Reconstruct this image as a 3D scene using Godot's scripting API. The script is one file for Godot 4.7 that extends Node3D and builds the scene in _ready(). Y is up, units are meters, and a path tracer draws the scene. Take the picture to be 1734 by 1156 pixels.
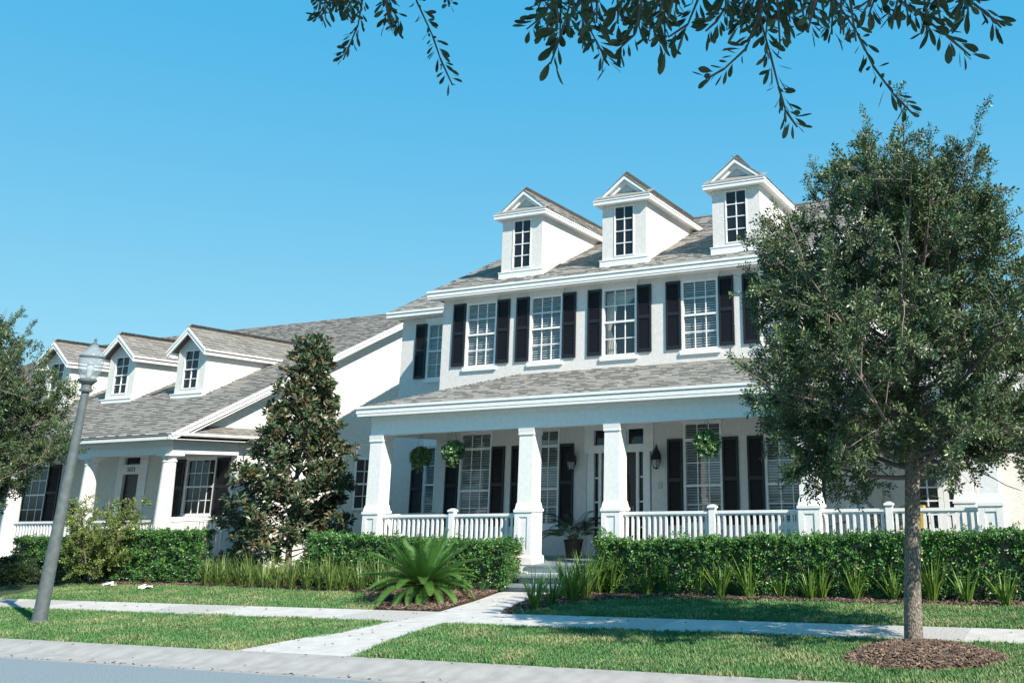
extends Node3D
# ---------------------------------------------------------------- camera calibration
const CAM := Vector3(0, 2.05, 0)
const RIGHT := Vector3(0.932817, -0.021885, -0.359685)
const UP := Vector3(0.115152, 0.963922, 0.239990)
const BACK := Vector3(0.341456, -0.265285, 0.901682)
const FOC := 1554.76
const LEAF_GAIN := 0.24
const SUN := Vector3(2.03, 1.84, 1.0)

func at(u: float, v: float, z: float) -> Vector3:   # photo pixel -> point on the plane at depth z
	var d: Vector3 = RIGHT * ((u - 1201.29) / FOC) - UP * ((v - 396.63) / FOC) - BACK
	return CAM + d * (z / d.z)

# ---------------------------------------------------------------- mesh builder
class MB:
	var v := PackedVector3Array()
	var n := PackedVector3Array()
	var c := PackedColorArray()
	var col := Color(1, 1, 1)
	func tri(a: Vector3, b: Vector3, d: Vector3) -> void:
		var nn := (d - a).cross(b - a).normalized()
		v.append(a); v.append(b); v.append(d)
		n.append(nn); n.append(nn); n.append(nn)
		c.append(col); c.append(col); c.append(col)
	func trin(a: Vector3, b: Vector3, d: Vector3, na: Vector3, nb: Vector3, nd: Vector3) -> void:
		v.append(a); v.append(b); v.append(d)
		n.append(na); n.append(nb); n.append(nd)
		c.append(col); c.append(col); c.append(col)
	func quad(a: Vector3, b: Vector3, d: Vector3, e: Vector3) -> void:
		tri(a, b, d); tri(a, d, e)
	func hexa(p: Array) -> void:   # 0-3 bottom ring (x0z0,x1z0,x1z1,x0z1), 4-7 top ring
		quad(p[4], p[5], p[6], p[7]); quad(p[3], p[2], p[1], p[0])
		quad(p[7], p[6], p[2], p[3]); quad(p[5], p[4], p[0], p[1])
		quad(p[6], p[5], p[1], p[2]); quad(p[4], p[7], p[3], p[0])
	func box(x0: float, x1: float, y0: float, y1: float, z0: float, z1: float) -> void:
		hexa([Vector3(x0, y0, z0), Vector3(x1, y0, z0), Vector3(x1, y0, z1), Vector3(x0, y0, z1),
			Vector3(x0, y1, z0), Vector3(x1, y1, z0), Vector3(x1, y1, z1), Vector3(x0, y1, z1)])
	func obox(o: Vector3, b: Basis, h: Vector3) -> void:
		var p := []
		for s in [Vector3(-1, -1, -1), Vector3(1, -1, -1), Vector3(1, -1, 1), Vector3(-1, -1, 1), Vector3(-1, 1, -1), Vector3(1, 1, -1), Vector3(1, 1, 1), Vector3(-1, 1, 1)]:
			p.append(o + b * (s * h))
		hexa(p)
	func frustum(cx: float, cz: float, y0: float, y1: float, h0: float, h1: float) -> void:   # square tapered block, half widths
		hexa([Vector3(cx - h0, y0, cz - h0), Vector3(cx + h0, y0, cz - h0), Vector3(cx + h0, y0, cz + h0), Vector3(cx - h0, y0, cz + h0),
			Vector3(cx - h1, y1, cz - h1), Vector3(cx + h1, y1, cz - h1), Vector3(cx + h1, y1, cz + h1), Vector3(cx - h1, y1, cz + h1)])
	func tube(a: Vector3, b: Vector3, r0: float, r1: float, seg := 6, caps := false) -> void:
		var d := (b - a).normalized()
		var s := d.cross(Vector3.UP if absf(d.y) < 0.9 else Vector3.RIGHT).normalized()
		var t := d.cross(s)
		for i in seg:
			var a0 := TAU * i / seg
			var a1 := TAU * (i + 1) / seg
			var n0 := s * cos(a0) + t * sin(a0)
			var n1 := s * cos(a1) + t * sin(a1)
			trin(a + n0 * r0, b + n1 * r1, a + n1 * r0, n0, n1, n1)
			trin(a + n0 * r0, b + n0 * r1, b + n1 * r1, n0, n0, n1)
			if caps:
				tri(b, b + n1 * r1, b + n0 * r1); tri(a, a + n0 * r0, a + n1 * r0)
	func lathe(o: Vector3, pr: Array, seg := 20, ax := Vector3.UP) -> void:   # pr: [radius, height]
		var s := ax.cross(Vector3.RIGHT if absf(ax.x) < 0.8 else Vector3.BACK).normalized()
		var t := ax.cross(s)
		for k in pr.size() - 1:
			var r0: float = pr[k][0]; var h0: float = pr[k][1]; var r1: float = pr[k + 1][0]; var h1: float = pr[k + 1][1]
			var dn := Vector2(h1 - h0, r0 - r1).normalized()
			for i in seg:
				var a0 := TAU * i / seg
				var a1 := TAU * (i + 1) / seg
				var e0 := s * cos(a0) + t * sin(a0)
				var e1 := s * cos(a1) + t * sin(a1)
				var n0 := e0 * dn.x + ax * dn.y
				var n1 := e1 * dn.x + ax * dn.y
				trin(o + e0 * r0 + ax * h0, o + e1 * r1 + ax * h1, o + e1 * r0 + ax * h0, n0, n1, n1)
				trin(o + e0 * r0 + ax * h0, o + e0 * r1 + ax * h1, o + e1 * r1 + ax * h1, n0, n0, n1)
	func prism(poly: PackedVector2Array, f: Callable, d0: float, d1: float) -> void:   # f(p2, d) -> point
		var idx := Geometry2D.triangulate_polygon(poly)
		for i in range(0, idx.size(), 3):
			tri(f.call(poly[idx[i]], d1), f.call(poly[idx[i + 1]], d1), f.call(poly[idx[i + 2]], d1))
			tri(f.call(poly[idx[i]], d0), f.call(poly[idx[i + 2]], d0), f.call(poly[idx[i + 1]], d0))
		for i in poly.size():
			var a := poly[i]
			var b := poly[(i + 1) % poly.size()]
			quad(f.call(a, d0), f.call(b, d0), f.call(b, d1), f.call(a, d1))
	func mesh() -> ArrayMesh:
		var arr := []
		arr.resize(Mesh.ARRAY_MAX)
		arr[Mesh.ARRAY_VERTEX] = v
		arr[Mesh.ARRAY_NORMAL] = n
		arr[Mesh.ARRAY_COLOR] = c
		var m := ArrayMesh.new()
		m.add_surface_from_arrays(Mesh.PRIMITIVE_TRIANGLES, arr)
		return m

# ---------------------------------------------------------------- node helpers
var M := {}
var rng := RandomNumberGenerator.new()
var used := {}

func numbered(nm: String) -> String:
	if not used.has(nm):
		used[nm] = 0
		return nm
	used[nm] += 1
	return "%s_%03d" % [nm, used[nm]]

func thing(nm: String, label: String, cat: String, pos := Vector3.ZERO, group := "") -> Node3D:
	var o := Node3D.new()
	o.name = numbered(nm)
	add_child(o)
	o.position = pos
	o.set_meta("label", label); o.set_meta("category", cat)
	if group != "": o.set_meta("group", group)
	return o

func part(parent: Node3D, nm: String, what, m: Material, pos = null) -> MeshInstance3D:   # world coordinates
	var o := MeshInstance3D.new()
	o.name = nm
	o.mesh = what.mesh() if what is MB else what
	o.material_override = m
	parent.add_child(o, true)
	var g := Vector3.ZERO if pos == null else pos as Vector3
	o.position = g - parent_origin(parent)
	return o

func parent_origin(p: Node3D) -> Vector3:
	var g := Vector3.ZERO
	var q: Node = p
	while q != self and q is Node3D:
		g += (q as Node3D).position
		q = q.get_parent()
	return g

func struct(nm: String, what, m: Material) -> MeshInstance3D:
	var o := part(self, numbered(nm), what, m)
	o.set_meta("kind", "structure")
	return o

func multi(parent: Node3D, nm: String, mesh: Mesh, m: Material, xf: Array, cols: Array) -> MultiMeshInstance3D:
	var mm := MultiMesh.new()
	mm.transform_format = MultiMesh.TRANSFORM_3D
	mm.use_colors = true
	mm.mesh = mesh
	mm.instance_count = xf.size()
	for i in xf.size():
		mm.set_instance_transform(i, xf[i])
		var ic: Color = cols[i]
		if m == M.leaf or m == M.leaf_gloss: ic = Color(ic.r / LEAF_GAIN, ic.g / LEAF_GAIN, ic.b / LEAF_GAIN)
		mm.set_instance_color(i, ic)
	var o := MultiMeshInstance3D.new()
	o.name = nm
	o.multimesh = mm
	o.material_override = m
	parent.add_child(o, true)
	if parent != self:
		o.position = -parent_origin(parent)
	return o

func tag(o: Node, label: String, cat: String, group := "", kind := "") -> void:
	o.set_meta("label", label); o.set_meta("category", cat)
	if group != "": o.set_meta("group", group)
	if kind != "": o.set_meta("kind", kind)

# ---------------------------------------------------------------- materials
func lin(r: float, g: float, b: float, a := 1.0) -> Color:
	return Color(r, g, b, a).linear_to_srgb()

func noise_tex(sd: int, freq: float, oct: int, lo: float, hi: float, size := 512, contrast := 1.0) -> ImageTexture:
	var f := FastNoiseLite.new()
	f.seed = sd; f.frequency = freq; f.fractal_octaves = oct
	f.noise_type = FastNoiseLite.TYPE_SIMPLEX_SMOOTH
	var im := f.get_seamless_image(size, size)
	im.convert(Image.FORMAT_RGB8)
	var data := im.get_data()
	for i in data.size():
		var t := clampf((data[i] / 255.0 - 0.5) * contrast + 0.5, 0.0, 1.0)
		data[i] = int(255.0 * lerpf(lo, hi, t))
	return ImageTexture.create_from_image(Image.create_from_data(size, size, false, Image.FORMAT_RGB8, data))

func bump_tex(sd: int, freq: float, oct: int, amt: float, size := 512) -> ImageTexture:
	var f := FastNoiseLite.new()
	f.seed = sd; f.frequency = freq; f.fractal_octaves = oct
	f.noise_type = FastNoiseLite.TYPE_SIMPLEX_SMOOTH
	var im := f.get_seamless_image(size, size)
	im.convert(Image.FORMAT_RGBA8)
	im.bump_map_to_normal_map(amt)
	return ImageTexture.create_from_image(im)

func mat(key: String, col: Color, rough := 0.8, tex: Texture2D = null, scale := 1.0, nrm: Texture2D = null, nsc := 1.0, vc := false, back := Color(0, 0, 0)) -> StandardMaterial3D:
	var m := StandardMaterial3D.new()
	m.albedo_color = col
	m.roughness = rough
	if tex or nrm:
		m.uv1_triplanar = true
		m.uv1_world_triplanar = true
		m.uv1_scale = Vector3.ONE * scale
	if tex: m.albedo_texture = tex
	if nrm:
		m.normal_enabled = true
		m.normal_texture = nrm
		m.normal_scale = nsc
	m.vertex_color_use_as_albedo = vc
	if back != Color(0, 0, 0):
		m.backlight_enabled = true
		m.backlight = back
	m.cull_mode = BaseMaterial3D.CULL_DISABLED
	M[key] = m
	return m

func make_materials() -> void:
	var cloud := noise_tex(3, 0.014, 6, 0.91, 1.0, 512, 1.3)
	var grain := noise_tex(5, 0.16, 3, 0.70, 1.0, 512, 1.4)
	var fine := noise_tex(8, 0.09, 4, 0.72, 1.0, 512, 1.5)
	var stucco_b := bump_tex(11, 0.07, 3, 4.0)
	var fine_b := bump_tex(12, 0.18, 2, 5.0)
	mat("stucco", lin(0.745, 0.72, 0.69), 0.9, noise_tex(21, 0.02, 5, 0.94, 1.0), 0.55, stucco_b, 0.32)
	mat("stucco_n", lin(0.73, 0.735, 0.69), 0.9, noise_tex(22, 0.02, 5, 0.94, 1.0), 0.5, stucco_b, 0.2)
	mat("trim", lin(0.87, 0.865, 0.85), 0.45, noise_tex(23, 0.03, 5, 0.95, 1.0, 256), 0.9)
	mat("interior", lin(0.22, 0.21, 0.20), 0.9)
	mat("black_shutter", lin(0.012, 0.012, 0.016), 0.5)
	mat("blind", lin(0.72, 0.74, 0.74), 0.6)
	mat("curtain", lin(0.75, 0.72, 0.66), 0.9, null, 1.0, null, 1.0, false, lin(0.3, 0.28, 0.24))
	mat("door", lin(0.022, 0.016, 0.018), 0.35)
	mat("iron", lin(0.012, 0.012, 0.013), 0.45)
	mat("darkglass", lin(0.012, 0.013, 0.018), 0.06)
	mat("shingle", lin(1, 1, 1), 0.95, grain, 2.2, null, 1.0, true)
	mat("deck", lin(0.10, 0.095, 0.09), 0.95)
	for i in 5:
		var k: float = [0.335, 0.37, 0.40, 0.425, 0.45][i]
		mat("shingle%d" % i, lin(k * 1.04, k * 0.985, k * 0.90), 0.95, grain, 2.2)
	mat("concrete", lin(0.58, 0.552, 0.525), 0.85, cloud, 0.35, fine_b, 0.25)
	mat("concrete_b", lin(0.60, 0.57, 0.54), 0.85, fine, 0.5, fine_b, 0.25)
	mat("gutter", lin(0.40, 0.38, 0.36), 0.85, noise_tex(31, 0.012, 5, 0.88, 1.0, 512, 1.2), 0.5, fine_b, 0.25)
	mat("porch_paint", lin(0.23, 0.28, 0.32), 0.5, cloud, 0.6)
	mat("road", lin(0.31, 0.375, 0.41), 0.85, noise_tex(35, 0.22, 4, 0.66, 1.0, 512, 2.0), 0.5, fine_b, 0.35)
	mat("soil", lin(0.075, 0.13, 0.045), 1.0, noise_tex(33, 0.03, 5, 0.5, 1.0, 512, 1.5), 0.9, fine_b, 1.0)
	mat("earth", lin(0.09, 0.11, 0.05), 1.0, cloud, 0.1)
	mat("mulchbed", lin(0.075, 0.045, 0.032), 1.0, grain, 2.0, stucco_b, 1.5)
	mat("chip", lin(1, 1, 1), 0.95, null, 1.0, null, 1.0, true)
	mat("grass", lin(1, 1, 1), 0.6, null, 1.0, null, 1.0, true, lin(0.05, 0.09, 0.015))
	mat("leaf", lin(1, 1, 1), 0.42, null, 1.0, null, 1.0, true, lin(0.06, 0.10, 0.02))
	mat("leaf_gloss", lin(1, 1, 1), 0.40, null, 1.0, null, 1.0, true, lin(0.012, 0.022, 0.006))
	mat("strap", lin(1, 1, 1), 0.45, null, 1.0, null, 1.0, true, lin(0.05, 0.10, 0.012))
	mat("bark", lin(0.44, 0.385, 0.32), 0.95, noise_tex(41, 0.05, 4, 0.42, 1.0, 512, 1.7), 1.6, bump_tex(42, 0.06, 4, 7.0), 1.4)
	M.bark.uv1_scale = Vector3(2.2, 0.6, 2.2)
	mat("darkbark", lin(0.19, 0.16, 0.135), 0.95)
	mat("core", lin(0.19, 0.16, 0.135), 1.0)
	mat("pole", lin(0.15, 0.18, 0.185), 0.42, noise_tex(43, 0.03, 4, 0.75, 1.0, 256), 0.8)
	mat("pot", lin(0.03, 0.022, 0.018), 0.7)
	mat("potdark", lin(0.03, 0.028, 0.026), 0.6)
	mat("moss", lin(0.05, 0.035, 0.02), 1.0)
	mat("brass", lin(0.45, 0.38, 0.26), 0.45)
	mat("yellow", lin(0.62, 0.42, 0.10), 0.9)
	mat("white_wood", lin(0.78, 0.78, 0.77), 0.5)
	mat("paper", lin(0.72, 0.72, 0.74), 0.9)
	mat("red", lin(0.5, 0.05, 0.04), 0.8)
	mat("blue", lin(0.06, 0.09, 0.28), 0.8)
	mat("plate", lin(0.55, 0.50, 0.38), 0.5)
	var g := mat("glass", lin(0.05, 0.07, 0.08, 0.09), 0.03)
	g.transparency = BaseMaterial3D.TRANSPARENCY_ALPHA
	var lg := mat("lampglass", lin(0.40, 0.50, 0.55, 0.38), 0.06)
	lg.transparency = BaseMaterial3D.TRANSPARENCY_ALPHA

# ---------------------------------------------------------------- architecture helpers
func wall_front(mb: MB, x0: float, x1: float, y0: float, y1: float, z: float, th: float, holes: Array) -> void:
	var xs := [x0, x1]
	var ys := [y0, y1]
	for h in holes:
		xs.append(h[0]); xs.append(h[1]); ys.append(h[2]); ys.append(h[3])
	xs.sort(); ys.sort()
	for i in xs.size() - 1:
		for j in ys.size() - 1:
			var a: float = xs[i]; var b: float = xs[i + 1]; var c: float = ys[j]; var d: float = ys[j + 1]
			if b - a < 0.001 or d - c < 0.001: continue
			var inside := false
			for h in holes:
				if (a + b) / 2 > h[0] and (a + b) / 2 < h[1] and (c + d) / 2 > h[2] and (c + d) / 2 < h[3]: inside = true
			if inside: continue
			mb.quad(Vector3(a, d, z), Vector3(b, d, z), Vector3(b, c, z), Vector3(a, c, z))
			mb.quad(Vector3(b, d, z - th), Vector3(a, d, z - th), Vector3(a, c, z - th), Vector3(b, c, z - th))
	for h in holes:
		var w := z - th
		mb.quad(Vector3(h[0], h[3], w), Vector3(h[0], h[3], z), Vector3(h[0], h[2], z), Vector3(h[0], h[2], w))
		mb.quad(Vector3(h[1], h[3], z), Vector3(h[1], h[3], w), Vector3(h[1], h[2], w), Vector3(h[1], h[2], z))
		mb.quad(Vector3(h[0], h[3], z), Vector3(h[0], h[3], w), Vector3(h[1], h[3], w), Vector3(h[1], h[3], z))
		mb.quad(Vector3(h[0], h[2], w), Vector3(h[0], h[2], z), Vector3(h[1], h[2], z), Vector3(h[1], h[2], w))
	var w2 := z - th
	mb.quad(Vector3(x0, y1, w2), Vector3(x0, y1, z), Vector3(x0, y0, z), Vector3(x0, y0, w2))
	mb.quad(Vector3(x1, y1, z), Vector3(x1, y1, w2), Vector3(x1, y0, w2), Vector3(x1, y0, z))
	mb.quad(Vector3(x0, y1, w2), Vector3(x1, y1, w2), Vector3(x1, y1, z), Vector3(x0, y1, z))

var mesh_cache := {}
func box_mesh(w: float, h: float, d: float) -> ArrayMesh:   # centred in x,z, bottom at 0
	var key := "b%.4f_%.4f_%.4f" % [w, h, d]
	if not mesh_cache.has(key):
		var m := MB.new()
		m.box(-w / 2, w / 2, 0, h, -d / 2, d / 2)
		mesh_cache[key] = m.mesh()
	return mesh_cache[key]

# a sash window in the opening [xc +- w/2] x [y0,y1] of the wall face z
func window(parent: Node3D, xc: float, w: float, y0: float, y1: float, z: float, o := {}) -> MeshInstance3D:
	var cols: int = o.get("cols", 3)
	var tr: float = o.get("transom", 0.0)
	var fr := 0.055
	var x0 := xc - w / 2
	var x1 := xc + w / 2
	var ztop := z + 0.012
	var zb := z - 0.09
	var mb := MB.new()
	mb.box(x0, x0 + fr, y0, y1, zb, ztop); mb.box(x1 - fr, x1, y0, y1, zb, ztop)
	mb.box(x0 + fr, x1 - fr, y1 - fr, y1, zb, ztop - 0.002); mb.box(x0 + fr, x1 - fr, y0, y0 + fr, zb, ztop - 0.002)
	var bands := []   # [ylo, yhi, rows]
	var top := y1 - fr
	if tr > 0.0:
		mb.box(x0 + fr, x1 - fr, top - tr - 0.07, top - tr, zb, ztop - 0.004)
		bands.append([top - tr, top, 1])
		top = top - tr - 0.07
	var ymid: float = o.get("mid", (y0 + fr + top) / 2)
	var rows: int = o.get("rows", 2)
	if o.get("single", false):
		bands.append([y0 + fr, top, rows])
	else:
		mb.box(x0 + fr, x1 - fr, ymid - 0.025, ymid + 0.025, zb, ztop - 0.012)
		bands.append([ymid + 0.025, top, rows]); bands.append([y0 + fr, ymid - 0.025, rows])
	var zm := z - 0.035
	var mw: float = o.get("muntin", 0.022)
	var panes := []
	for b in bands:
		var pw := (w - 2 * fr) / cols
		var ph: float = (b[1] - b[0]) / b[2]
		for i in range(1, cols):
			mb.box(x0 + fr + pw * i - mw / 2, x0 + fr + pw * i + mw / 2, b[0], b[1], zm - 0.025, zm)
		for j in range(1, b[2]):
			mb.box(x0 + fr, x1 - fr, b[0] + ph * j - mw / 2, b[0] + ph * j + mw / 2, zm - 0.024, zm - 0.001)
		for i in cols:
			for j in b[2]:
				panes.append([x0 + fr + pw * (i + 0.5), b[0] + ph * j, pw - 0.008, ph - 0.006])
	var node := part(parent, o.get("name", "window"), mb, M.trim)
	for p in panes:
		part(node, "pane", box_mesh(p[2], p[3], 0.004), M[o.get("glass", "glass")], Vector3(p[0], p[1] + 0.003, zm - 0.013))
	if o.get("sill", true):
		var s := MB.new()
		s.box(x0 - 0.04, x1 + 0.04, y0 - 0.10, y0, z - 0.05, z + 0.055)
		part(node, "sill", s, M.trim)
	if o.has("lintel"):
		var hh: float = o.lintel
		var s2 := MB.new()
		var pl := PackedVector2Array([Vector2(x0 - 0.01, y1), Vector2(x0 - 0.01 - hh * 0.5, y1 + hh), Vector2(x1 + 0.01 + hh * 0.5, y1 + hh), Vector2(x1 + 0.01, y1)])
		s2.prism(pl, func(p, d): return Vector3(p.x, p.y, d), z + 0.002, z + 0.05)
		part(node, "lintel", s2, M[o.get("lintelmat", "trim")])
	if o.get("blind", false):
		var s3 := MB.new()
		var yy := y0 + fr + 0.02
		var bot: float = o.get("blind_from", yy)
		var zc := z - 0.115
		while yy < y1 - 0.06:
			if yy >= bot:
				var t := 0.020 + 0.003 * sin(yy * 37.0)
				s3.quad(Vector3(x0 + 0.03, yy + t, zc - 0.024), Vector3(x1 - 0.03, yy + t, zc - 0.024), Vector3(x1 - 0.03, yy - t, zc + 0.024), Vector3(x0 + 0.03, yy - t, zc + 0.024))
			yy += 0.062
		part(node, "blind", s3, M.blind)
	return node

func shutter(parent: Node3D, xc: float, w: float, y0: float, y1: float, z: float) -> void:
	var f := 0.05
	var mb := MB.new()
	mb.box(xc - w / 2, xc - w / 2 + f, y0, y1, z + 0.004, z + 0.045); mb.box(xc + w / 2 - f, xc + w / 2, y0, y1, z + 0.004, z + 0.045)
	var ym := y0 + (y1 - y0) * 0.52
	for r in [[y0, y0 + 0.09], [ym - 0.04, ym + 0.04], [y1 - 0.07, y1]]:
		mb.box(xc - w / 2 + f, xc + w / 2 - f, r[0], r[1], z + 0.004, z + 0.043)
	var node := part(parent, "shutter", mb, M.black_shutter)
	for r in [[y0 + 0.09, ym - 0.04], [ym + 0.04, y1 - 0.07]]:
		var s := MB.new()
		s.box(xc - w / 2 + f, xc + w / 2 - f, r[0], r[1], z + 0.004, z + 0.010)
		var y: float = r[0] + 0.02
		while y < r[1] - 0.02:
			s.quad(Vector3(xc - w / 2 + f, y + 0.018, z + 0.012), Vector3(xc + w / 2 - f, y + 0.018, z + 0.012), Vector3(xc + w / 2 - f, y - 0.012, z + 0.034), Vector3(xc - w / 2 + f, y - 0.012, z + 0.034))
			y += 0.045
		part(node, "louvers", s, M.black_shutter)

# gutter over fascia along x (face at z, top y); depth back
func eave_x(mb: MB, x0: float, x1: float, y: float, z: float) -> void:
	mb.box(x0, x1, y - 0.06, y, z - 0.12, z)
	mb.box(x0 + 0.01, x1 - 0.01, y - 0.085, y - 0.06, z - 0.12, z - 0.045)
	mb.box(x0 + 0.004, x1 - 0.004, y - 0.175, y - 0.085, z - 0.12, z - 0.022)
func eave_z(mb: MB, z0: float, z1: float, y: float, x: float, sgn := 1.0) -> void:   # z0 back .. z1 front, outer face at x, outward sgn
	var bx := func(a: float, b: float, ya: float, yb: float):
		mb.box(minf(a, b), maxf(a, b), ya, yb, z0, z1)
	bx.call(x - 0.12 * sgn, x, y - 0.06, y); bx.call(x - 0.12 * sgn, x - 0.045 * sgn, y - 0.085, y - 0.06); bx.call(x - 0.12 * sgn, x - 0.022 * sgn, y - 0.175, y - 0.085)

# ---- shingles: origin o, u along the eave, w up the slope, range func(wpos) -> [u0,u1]
var single_left := 0
var tab_meshes := {}
func tab_points(u0: float, u1: float, w0: float, ex: float, t: float) -> Array:
	return [Vector3(u0, w0, t), Vector3(u1, w0, t), Vector3(u1, w0 + ex * 1.15, 0.004), Vector3(u0, w0 + ex * 1.15, 0.004)]
func shingles(roof: Node3D, o: Vector3, u: Vector3, w: Vector3, wmax: float, rangef: Callable, seed_: int, ex := 0.15, dark := 1.0) -> void:
	var nrm := u.cross(w).normalized()
	var flip := nrm.y < 0
	if flip: nrm = -nrm
	var r := RandomNumberGenerator.new()
	r.seed = seed_
	var mb := MB.new()
	var k := 0
	var widths := [0.15, 0.21, 0.29]
	var basis := Basis(u, w, nrm)
	while k * ex < wmax:
		var w0 := k * ex
		var rg: Array = rangef.call(w0 + ex * 0.5)
		var uu: float = rg[0] - r.randf() * 0.3
		while uu < rg[1]:
			var wd: float = widths[r.randi() % 3]
			var a := maxf(uu, rg[0])
			var b := minf(uu + wd, rg[1])
			var thick := 0.014 if r.randf() < 0.5 else 0.030
			var tone := clampi(int(2.0 + r.randfn(0.0, 1.15)), 0, 4)
			uu += wd
			if b - a < 0.02: continue
			if single_left > 0 and b - a > wd - 0.001:
				single_left -= 1
				var key := "%.2f_%.3f_%.2f" % [wd, thick, ex]
				if not tab_meshes.has(key):
					var q := MB.new()
					var pp := tab_points(0.004, wd - 0.004, 0, ex, thick)
					q.quad(pp[3], pp[2], pp[1], pp[0])
					q.quad(pp[0], pp[1], Vector3(pp[1].x, 0, 0), Vector3(pp[0].x, 0, 0))
					q.tri(pp[3], pp[0], Vector3(pp[0].x, 0, 0)); q.tri(pp[1], pp[2], Vector3(pp[1].x, 0, 0))
					tab_meshes[key] = q.mesh()
				var s := part(roof, "shingle", tab_meshes[key], M["shingle%d" % tone], o + u * a + w * w0)
				s.basis = basis
				continue
			var kk: float = [0.335, 0.37, 0.40, 0.425, 0.45][tone]
			mb.col = Color(kk * 1.04, kk * 0.985, kk * 0.90) * dark
			var g := []
			for p in tab_points(a + 0.004, b - 0.004, w0, ex, thick): g.append(o + basis * p)
			if flip: mb.quad(g[0], g[1], g[2], g[3])
			else: mb.quad(g[3], g[2], g[1], g[0])
			var f0: Vector3 = o + basis * Vector3(a + 0.004, w0, 0)
			var f1: Vector3 = o + basis * Vector3(b - 0.004, w0, 0)
			mb.quad(g[0], g[1], f1, f0)
			mb.tri(g[3], g[0], f0); mb.tri(g[1], g[2], f1)
		k += 1
	if mb.v.size() > 0:
		var st := part(roof, "shingles", mb, M.shingle)
		st.set_meta("kind", "stuff")

# ---------------------------------------------------------------- our house
const ZM := -21.1
const XL := -16.03
const XR := -5.03
const FL := 0.5
const WX := [-14.75, -12.71, -10.53, -8.29, -6.23]

func col_square(house: Node3D, x: float, z: float, base_y: float) -> void:

	var mb := MB.new()   # shaft
	var cx := x
	var cz := z
	mb.frustum(cx, cz, 1.60, 1.66, 0.245, 0.245)
	mb.frustum(cx, cz, 1.66, 1.80, 0.225, 0.20)
	mb.frustum(cx, cz, 1.80, 3.30, 0.188, 0.183)
	mb.frustum(cx, cz, 3.30, 3.33, 0.205, 0.205)
	mb.frustum(cx, cz, 3.33, 3.45, 0.197, 0.21)
	var node := part(house, "column", mb, M.trim)
	var p := MB.new()
	p.frustum(cx, cz, base_y, base_y + 0.14, 0.265, 0.265)
	p.frustum(cx, cz, base_y + 0.14, base_y + 0.18, 0.265, 0.225)
	p.frustum(cx, cz, base_y + 0.18, 1.60, 0.205, 0.205)
	var h := 0.225
	for s in [[Vector3(0, 0, 1), Vector3(1, 0, 0)], [Vector3(1, 0, 0), Vector3(0, 0, -1)], [Vector3(-1, 0, 0), Vector3(0, 0, 1)]]:
		var nn: Vector3 = s[0]
		var tt: Vector3 = s[1]
		var b := Basis(tt, Vector3.UP, nn)
		var o := Vector3(cx, 0, cz) + nn * (h - 0.012)
		p.obox(o + tt * (-h + 0.06) + Vector3(0, (base_y + 0.18 + 1.6) / 2, 0), b, Vector3(0.06 - 0.001, (1.42 - base_y) / 2, 0.0115))
		p.obox(o + tt * (h - 0.06) + Vector3(0, (base_y + 0.18 + 1.6) / 2, 0), b, Vector3(0.06 - 0.001, (1.42 - base_y) / 2, 0.0115))
		p.obox(o + Vector3(0, 1.55, 0), b, Vector3(h - 0.122, 0.049, 0.0113))
		p.obox(o + Vector3(0, base_y + 0.24, 0), b, Vector3(h - 0.122, 0.059, 0.0113))
	part(node, "pedestal", p, M.trim)

func railing(house: Node3D, a: Vector3, b: Vector3, sp := 0.127, post = null) -> void:
	var d := b - a
	var L := d.length()
	var u := d / L
	var bs := Basis(u, Vector3.UP, u.cross(Vector3.UP))
	var mb := MB.new()
	var mid := (a + b) / 2
	mb.obox(mid + Vector3(0, 1.045, 0), bs, Vector3(L / 2, 0.028, 0.045))
	mb.obox(mid + Vector3(0, 1.0, 0), bs, Vector3(L / 2, 0.017, 0.025))
	mb.obox(mid + Vector3(0, 0.13, 0), bs, Vector3(L / 2, 0.035, 0.03))
	var node := part(house, "railing", mb, M.trim)
	var n := int(L / sp)
	for i in n:
		var p := a + u * (L * (i + 0.5) / n) + Vector3(0, 0.165, 0)
		var s := part(node, "baluster", box_mesh(0.05, 0.82, 0.035), M.trim, p)
		s.basis = bs

func post(house: Node3D, x: float, z: float) -> void:
	var mb := MB.new()
	mb.box(x - 0.065, x + 0.065, FL, FL + 1.11, z - 0.065, z + 0.065)
	mb.frustum(x, z, FL + 1.11, FL + 1.135, 0.075, 0.09)
	mb.frustum(x, z, FL + 1.135, FL + 1.16, 0.09, 0.09)
	mb.frustum(x, z, FL + 1.16, FL + 1.20, 0.09, 0.03)
	part(house, "rail_post", mb, M.trim)

func gable_side(mb: MB, pts: Array, x0: float, x1: float) -> void:
	var pl := PackedVector2Array()
	for p in pts: pl.append(Vector2(p[0], p[1]))
	mb.prism(pl, func(p, d): return Vector3(d, p.y, p.x), x0, x1)

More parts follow.
